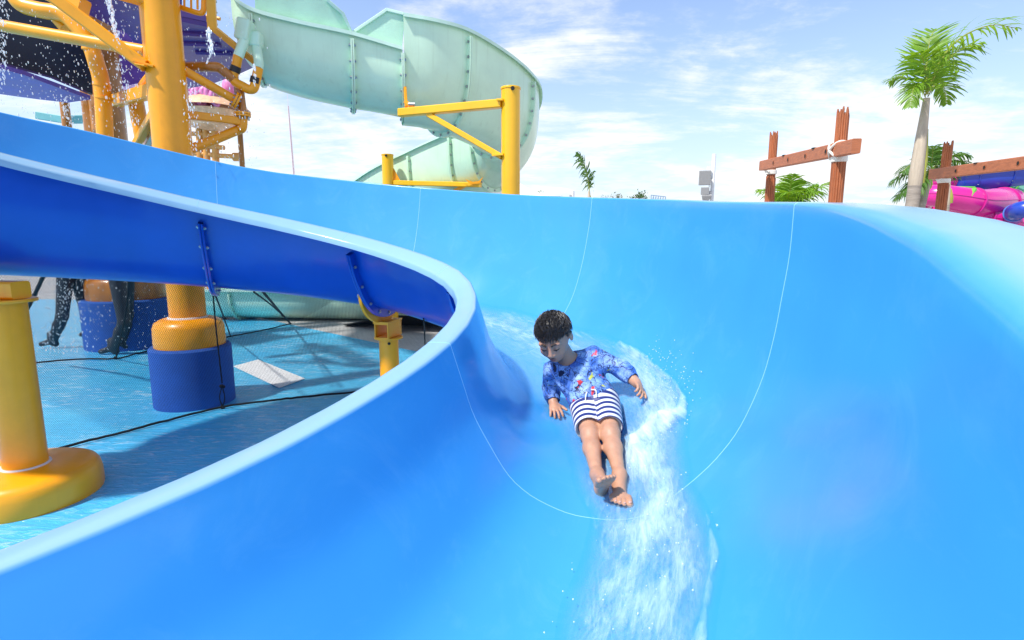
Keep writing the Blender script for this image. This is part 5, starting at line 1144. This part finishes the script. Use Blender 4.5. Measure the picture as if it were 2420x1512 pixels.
# ---- two people walking behind the far net ---------------------------------
m_legg = mat('dark_leggings', (.022,.024,.034), .5, var=.3, vscale=12, spec=.6)
def adult(label, hip, kA, fA, kB, fB, toe, sc=1.0):
    hip = np.asarray(hip, float); hw = np.array([.0,.09,0])*1.0; lo = np.minimum.reduce([hip-.45, fA-.2, fB-.2]); hi = np.maximum.reduce([hip+[.45,.45,.95], fA+.2, fB+.2])
    S = SDF(lo, hi, .013); toe = nrm(toe); sp = hip+[toe[0]*.03,0,.0]; chs = sp+[toe[0]*.06,0,.38]; hd = chs+[toe[0]*.05,0,.36]
    L_ = SDF(lo, hi, .013)
    def legs(S, o):
        for sg, k, f in ((-1, kA, fA), (1, kB, fB)):
            h = hip+hw*sg; S.cone(h, k, .095+o, .062+o, k=.05); c = k+(f-k)*.35; S.cone(k, c, .060+o, .060+o, k=.03); S.cone(c, f+(k-f)*.12, .058+o, .042+o, k=.03)
    legs(S, 0)
    for f in (fA, fB): S.cone(f+[0,0,.02], f+toe*.15+[0,0,-.025], .036, .026, k=.02); S.ell(f-toe*.03-[0,0,.02], (.04,.035,.035), k=.02)
    S.ell(hip+[0,0,.02], (.13,.17,.13), k=.05); S.cone(sp, chs, .125, .14, k=.08); S.cone(chs+[0,-.15,.08], chs+[0,.15,.08], .075, .075, k=.06)
    S.cone(chs, hd-[0,0,.08], .055, .05, k=.03); S.ell(hd, (.095,.078,.12), k=.02); S.ell(hd+[toe[0]*.09,0,-.02], (.02,.014,.018), k=.015)
    for sg in (-1,1):
        a = chs+[0,sg*.19,.07]; e = a+[toe[0]*sg*.10,sg*.03,-.27]; w = e+[toe[0]*(.16+sg*.04),0,-.16]; S.cone(a, e, .05, .038, k=.03); S.cone(e, w, .037, .026, k=.02); S.ell(w+[toe[0]*.05,0,-.03], (.035,.02,.045), k=.02)
        for q in range(4): S.cone(w+[toe[0]*.07,(q-1.5)*.016,-.05], w+[toe[0]*.09,(q-1.5)*.02,-.10], .010, .008, k=.006)
        S.cone(w+[toe[0]*.03,0,-.03], w+[toe[0]*.10,-.02,-.05], .011, .009, k=.006)
    t = thing('person', [hip[0], hip[1], 0], label, 'person'); bd = S.build('body', m_skin, t)
    legs(L_, .016); L_.ell(hip+[0,0,.03], (.148,.19,.15), k=.05); L_.plane(hip+[0,0,.12], (0,0,1))
    for f in (fA, fB): L_.cone(f+[0,0,.02], f+toe*.15+[0,0,-.025], .046, .036, k=.03); L_.ell(f-toe*.035-[0,0,.025], (.055,.045,.045), k=.03); L_.cone(f+[0,0,.02], f+[0,0,.12], .05, .055, k=.03)
    L_.build('leggings', m_legg, t)
    T_ = SDF(lo, hi, .013); T_.cone(sp+[0,0,.06], chs, .145, .16, k=.08); T_.cone(chs+[0,-.15,.08], chs+[0,.15,.08], .093, .093, k=.06)
    for sg in (-1,1): a = chs+[0,sg*.19,.07]; e = a+[toe[0]*sg*.10,sg*.03,-.27]; T_.cone(a, a+(e-a)*.6, .066, .062, k=.03)
    T_.plane(sp+[0,0,.05], (0,0,-1)); T_.cone(chs+[0,0,.1], hd, .06, .07, k=.01, op='s'); T_.build('shirt', m_legg, t)
    Hr = SDF(hd-.2, hd+.2, .012); Hr.ell(hd+[-toe[0]*.012,0,.022], (.105,.088,.118), k=0); Hr.ell(hd+[toe[0]*.10,0,-.03], (.085,.12,.11), k=.01, op='s'); Hr.ell(hd+[0,0,-.14], (.14,.14,.09), k=.01, op='s'); Hr.build('hair', m_hair, t)
    b = MB()
    for sg in (-1,1): b.ball(hd+[toe[0]*.088,sg*.03,.008], .010, 8, 6)
    b.build('eyes', m_eye, t)
d = 8.0
adult('person in dark leggings striding behind the far net at the left', P(168,632,d), P(147,748,d-.1), P(124,812,d-.05)+[0,0,.02], P(203,735,d+.15), P(217,786,d+.25), (-1,-.1,0))
d = 7.55
adult('person in dark leggings with a raised knee passing before the wide foam pad', P(286,640,d), P(294,762,d-.1), P(266,826,d), P(300,745,d+.2), P(290,815,d+.2), (-1,-.15,0))
# ---- water running down the slide -------------------------------------------
n1_, n2_, n3_ = vnoise(0, 1), vnoise(0, 2), vnoise(0, 3)
fo = np.array([(-3.9,.50),(-1.2,.50),(-.6,.55),(-.42,.566),(.16,.591),(.54,.623),(.75,.638),(.92,.650),(1.02,.644),(1.07,.615),(1.16,.585),(1.31,.570),(1.5,.592),(1.63,.605),(1.8,.59),(2.5,.57),(3.44,.57)])
fi = np.array([(-3.9,.26),(-1.5,.24),(.0,.22),(.5,.24),(.64,.277),(.77,.325),(1.1,.352),(1.32,.385),(1.76,.385),(3.44,.37)])
ss = np.concatenate([np.linspace(-3.9,-.6,150), np.linspace(-.595,2.2,560), np.linspace(2.205,3.44,90)]); M_ = 130; V = []; A = {'foam': [], 'ws': [], 'wf': [], 'body': []}
def line_d(s, x, y, pts):            # distance in metres across the sheet to a polyline in (s, metres across)
    best = np.full(np.shape(y), 9.)
    for (a, b), (c, d) in zip(pts[:-1], pts[1:]):
        v = np.array([c-a, d-b]); t = np.clip(((s-a)*v[0]+(y-b)*v[1])/(v@v+1e-9), 0, 1); best = np.minimum(best, np.hypot(s-a-t*v[0], y-b-t*v[1]))
    return best
ARC = 1.95                            # metres of skin from rim to rim
crest = [(.50,.617*ARC),(.72,.634*ARC),(.90,.644*ARC),(1.0,.636*ARC),(1.04,.610*ARC),(1.0,.575*ARC)]
ridge = [(1.0,.575*ARC),(.965,.543*ARC),(.98,.500*ARC),(1.07,.480*ARC)]
tail = [(1.0,.49*ARC),(1.15,.51*ARC),(1.30,.515*ARC),(1.36,.50*ARC)]
edge = [(1.45,.585*ARC),(1.63,.594*ARC),(1.8,.572*ARC),(2.3,.56*ARC)]
for s in ss:
    a, e = np.interp(s, fi[:,0], fi[:,1]), np.interp(s, fo[:,0], fo[:,1])
    a += (n1_(np.array(s*6.), np.array(3.))-.5)*.012; e += (n1_(np.array(s*9.), np.array(9.))-.5)*.010
    f = np.linspace(a, e, M_); u, z, I, O = profile(s); n = nrm([(O-I)[0], (O-I)[1], 0]); t = f*(NP-1); i = np.minimum(t.astype(int), NP-2); g = t-i
    du, dz_ = np.gradient(u), np.gradient(z); L_ = np.hypot(du, dz_); nu, nz = -dz_/L_, du/L_
    lp = lambda q: q[i]+(q[i+1]-q[i])*g
    y = f*ARC; em = np.minimum((f-a), (e-f))/(e-a); env = smooth(0, .10, em)
    rip = n1_(s*13+n2_(s*5, y*9)*1.5, y*46)*.55+n2_(s*30, y*80)*.3+n3_(s*60, y*140)*.15
    rough = .35+.9*float(smooth(.45,1.1,s))
    dc, dr, dt, de = line_d(s, 0, y, crest), line_d(s, 0, y, ridge), line_d(s, 0, y, tail), line_d(s, 0, y, edge)
    hgt = .0015+env*(.005+.0055*rip*rough)+.026*np.exp(-(dc/.026)**2)*(.3+1.1*n3_(s*40, y*25))+.020*np.exp(-(dr/.030)**2)*(.2+1.3*n3_(s*35, y*35))+.014*np.exp(-(dt/.055)**2)*(.2+1.3*n2_(s*35, y*35))+.010*np.exp(-(de/.02)**2)
    lowm = float(smooth(1.22,1.4,s)); core = np.exp(-((f-.485)/.075)**2)
    foam = .62*np.exp(-(dc/.030)**2)*(.4+.9*n3_(s*28, y*28))+.62*np.exp(-(dr/.045)**2)*(.45+.8*n3_(s*28, y*28))+.60*np.exp(-(dt/.085)**2)*(.5+.7*n2_(s*22, y*22))+lowm*.33*smooth(.0,.17,em)*(.55+.9*n1_(s*9, y*14))+.24*smooth(.1,.3,em)*float(smooth(-.8,-.3,s))+.22*float(smooth(.45,.6,s)*(1-smooth(1.0,1.15,s)))*smooth(.50,.54,f)+.55*np.exp(-(de/.016)**2)
    foam += .42*np.exp(-((s-.15)/.40)**2)*np.exp(-((e-f)/.05)**2)+.30*float(smooth(-.9,-.5,s)*(1-smooth(.2,.5,s)))*np.exp(-((f-.50)/.07)**2)
    foam += .46*float(smooth(.35,.6,s)*(1-smooth(.95,1.05,s)))*np.exp(-((f-.60)/.05)**2)+.3*float(smooth(.8,1.0,s)*(1-smooth(1.3,1.5,s)))*np.exp(-((f-.40)/.03)**2)
    foam *= smooth(0, .04, em)*.85+.15
    uu, zz_ = lp(u)+lp(nu)*hgt, lp(z)+lp(nz)*hgt
    V.append(I+n*uu[:, None]+np.stack([0*uu, 0*uu, zz_], -1)); A['foam'].append(foam); A['body'].append(smooth(0,.20,em)); A['ws'].append(np.full(M_, s)); A['wf'].append(y)
b = MB(); b.grid(np.array(V))
for k, v in A.items(): b.at[k] = np.concatenate(v)
def water_mat():
    m = bpy.data.materials.new('running_water'); m.use_nodes = True; nt = m.node_tree; nt.nodes.clear(); L = nt.links.new
    at = lambda nme: (lambda n: (setattr(n, 'attribute_name', nme), n.outputs['Fac'])[1])(nt.nodes.new('ShaderNodeAttribute'))
    cb = nt.nodes.new('ShaderNodeCombineXYZ'); L(at('ws'), cb.inputs[0]); L(at('wf'), cb.inputs[1])
    def nz(scale, sc, det=5, rough=.6, dist=0.):
        mp = nt.nodes.new('ShaderNodeMapping'); mp.inputs['Scale'].default_value = sc; L(cb.outputs[0], mp.inputs[0])
        n = nt.nodes.new('ShaderNodeTexNoise'); n.inputs['Scale'].default_value = scale; n.inputs['Detail'].default_value = det; n.inputs['Roughness'].default_value = rough; n.inputs['Distortion'].default_value = dist; L(mp.outputs[0], n.inputs['Vector']); return n.outputs['Fac']
    def M(op, a, b_=None, c=False):
        n = nt.nodes.new('ShaderNodeMath'); n.operation = op; n.use_clamp = c
        for i, x in enumerate((a, b_)):
            if x is None: continue
            if isinstance(x, (int, float)): n.inputs[i].default_value = x
            else: L(x, n.inputs[i])
        return n.outputs[0]
    nn = M('ADD', M('MULTIPLY', nz(8.5, (.7,1.5,1), 6, .62, .8), .60), M('MULTIPLY', nz(34, (.4,1.6,1), 5, .62, .4), .40))
    fac = M('MULTIPLY', M('SUBTRACT', M('ADD', nn, M('MULTIPLY', at('foam'), .46)), .685), 2.6, True)
    fac = M('ADD', M('MULTIPLY', at('body'), .05), M('MULTIPLY', fac, M('MINIMUM', M('MULTIPLY', at('foam'), 2.4), .56), True), True); rd = M('POWER', M('SUBTRACT', 1.0, M('ABSOLUTE', M('SUBTRACT', M('MULTIPLY', nz(24, (.5,1.5,1), 4, .55, .9), 2.0), 1.0))), 5.0); fac = M('ADD', fac, M('MULTIPLY', M('MULTIPLY', rd, at('body')), M('ADD', M('MULTIPLY', at('foam'), .08), .075)), True)  # rd: pale ridges painted in for caustics and bright ripple lines
    bpn = nz(55, (1,2.2,1), 4, .6, .6); bp = nt.nodes.new('ShaderNodeBump'); bp.inputs['Strength'].default_value = .8; bp.inputs['Distance'].default_value = .006; L(bpn, bp.inputs['Height'])
    tr = nt.nodes.new('ShaderNodeBsdfTransparent'); tr.inputs['Color'].default_value = (.93,.985,.995,1)
    gl = nt.nodes.new('ShaderNodeBsdfGlossy'); gl.inputs['Roughness'].default_value = .05; L(bp.outputs[0], gl.inputs['Normal'])
    fr = nt.nodes.new('ShaderNodeFresnel'); fr.inputs['IOR'].default_value = 1.33; L(bp.outputs[0], fr.inputs['Normal'])
    m1 = nt.nodes.new('ShaderNodeMixShader'); L(M('MULTIPLY', M('MULTIPLY', fr.outputs[0], .38, True), at('body')), m1.inputs[0]); L(tr.outputs[0], m1.inputs[1]); L(gl.outputs[0], m1.inputs[2])
    df = nt.nodes.new('ShaderNodeBsdfPrincipled'); df.inputs['Base Color'].default_value = (.66,.88,.96,1); df.inputs['Roughness'].default_value = .45; df.inputs['Subsurface Weight'].default_value = .0; L(bp.outputs[0], df.inputs['Normal'])
    m2 = nt.nodes.new('ShaderNodeMixShader'); L(fac, m2.inputs[0]); L(m1.outputs[0], m2.inputs[1]); L(df.outputs[0], m2.inputs[2])
    o = nt.nodes.new('ShaderNodeOutputMaterial'); L(m2.outputs[0], o.inputs[0]); return m
m_water = water_mat()
setp(b.build('water', m_water, smooth_deg=180, fix=False), 'clear water running down the slide with white foam round the boy', kind='structure')
# ---- drops in the air -------------------------------------------------------
def drop_mat():
    m = bpy.data.materials.new('water_drop'); m.use_nodes = True; nt = m.node_tree; b = nt.nodes['Principled BSDF']
    b.inputs['Base Color'].default_value = (.92,.95,.97,1); b.inputs['Roughness'].default_value = .06; b.inputs['Alpha'].default_value = .48; return m
m_drop = drop_mat(); T0 = [(0,0,1),(.943,0,-.333),(-.471,.816,-.333),(-.471,-.816,-.333)]
def drops(name, pts, rads, label, stretch=1.0):
    b = MB()
    for p, r in zip(pts, rads): b.ball(p, r, 6, 4, sc=(1,1,stretch))
    return setp(b.build(name, m_drop, fix=False), label, kind='stuff')
pts, rr = [], []
for k in range(170):
    s = rng.uniform(.70,1.12); f = .645+rng.normal(0,.03)-(s > 1.02)*rng.uniform(0,.12); pts.append(slide_pt(s, float(np.clip(f,.42,.72)), abs(rng.normal(.03,.03))+.006)); rr.append(rng.uniform(.001,.003))
for k in range(120):
    s = rng.uniform(.95,1.9); f = rng.normal(.49,.06); pts.append(slide_pt(s, float(np.clip(f,.38,.6)), abs(rng.normal(.02,.015))+.008)); rr.append(rng.uniform(.001,.003))
drops('splash_drops', pts, rr, 'fine drops thrown up round the boy')
pts, rr = [], []
for k in range(1300):
    d = rng.uniform(5.2,6.9)
    if k % 3 == 0: u, v = rng.uniform(-10,230), rng.uniform(20,345)
    elif k % 3 == 1: u, v = rng.normal(275,50), rng.uniform(0,345)
    else: u, v = rng.normal(520,48), rng.uniform(40,395)
    pts.append(P(u, v, d)); rr.append(rng.choice([.0026,.004,.006,.008], p=[.55,.33,.11,.01]))
for (u0,v0,u1,v1,n_,sg) in ((252,-5,280,95,150,4),(490,66,501,128,90,3.5),(270,95,322,300,120,9),(600,150,603,205,30,1.5),(5,0,8,200,120,7),(150,225,168,300,60,7),(445,190,462,360,120,9)):
    for k in range(n_): t = rng.random(); pts.append(P(u0+(u1-u0)*t+rng.normal(0,sg), v0+(v1-v0)*t, rng.uniform(4.8,5.3))); rr.append(rng.uniform(.002,.006))
drops('falling_drops', pts, rr, 'water drops falling from the play tower', 2.2)
def stream(pts, r, name='water_stream'):
    b = MB(); p = spline(pts, 60)+np.concatenate([[[0,0,0]], rng.normal(0,.006,(59,3))]); b.tube(p, r*(.5+rng.random(60)), 7); return setp(b.build(name, m_drop), 'thin stream of water dripping from the tower deck', kind='stuff')
stream([P(258,-20,5.2), P(265,30,5.2), P(268,62,5.2), P(276,92,5.2)], .008); stream([P(497,70,5.4), P(494,95,5.4), P(501,110,5.4), P(489,150,5.4)], .006)
pts, rr = [], []
for k in range(750):
    u, v = rng.normal(150,48), rng.uniform(645,835); pts.append(P(u, v, rng.uniform(5.9,6.9))); rr.append(rng.choice([.0035,.0055,.008], p=[.5,.35,.15]))
for k in range(160): u, v = rng.normal(320,60), rng.uniform(665,830); pts.append(P(u, v, rng.uniform(6.2,6.8))); rr.append(rng.uniform(.002,.005))
pts = [p for p in pts if p[2] > .03]; drops('spray_drops', pts, rr[:len(pts)], 'spray of drops behind the black net', 1.5)
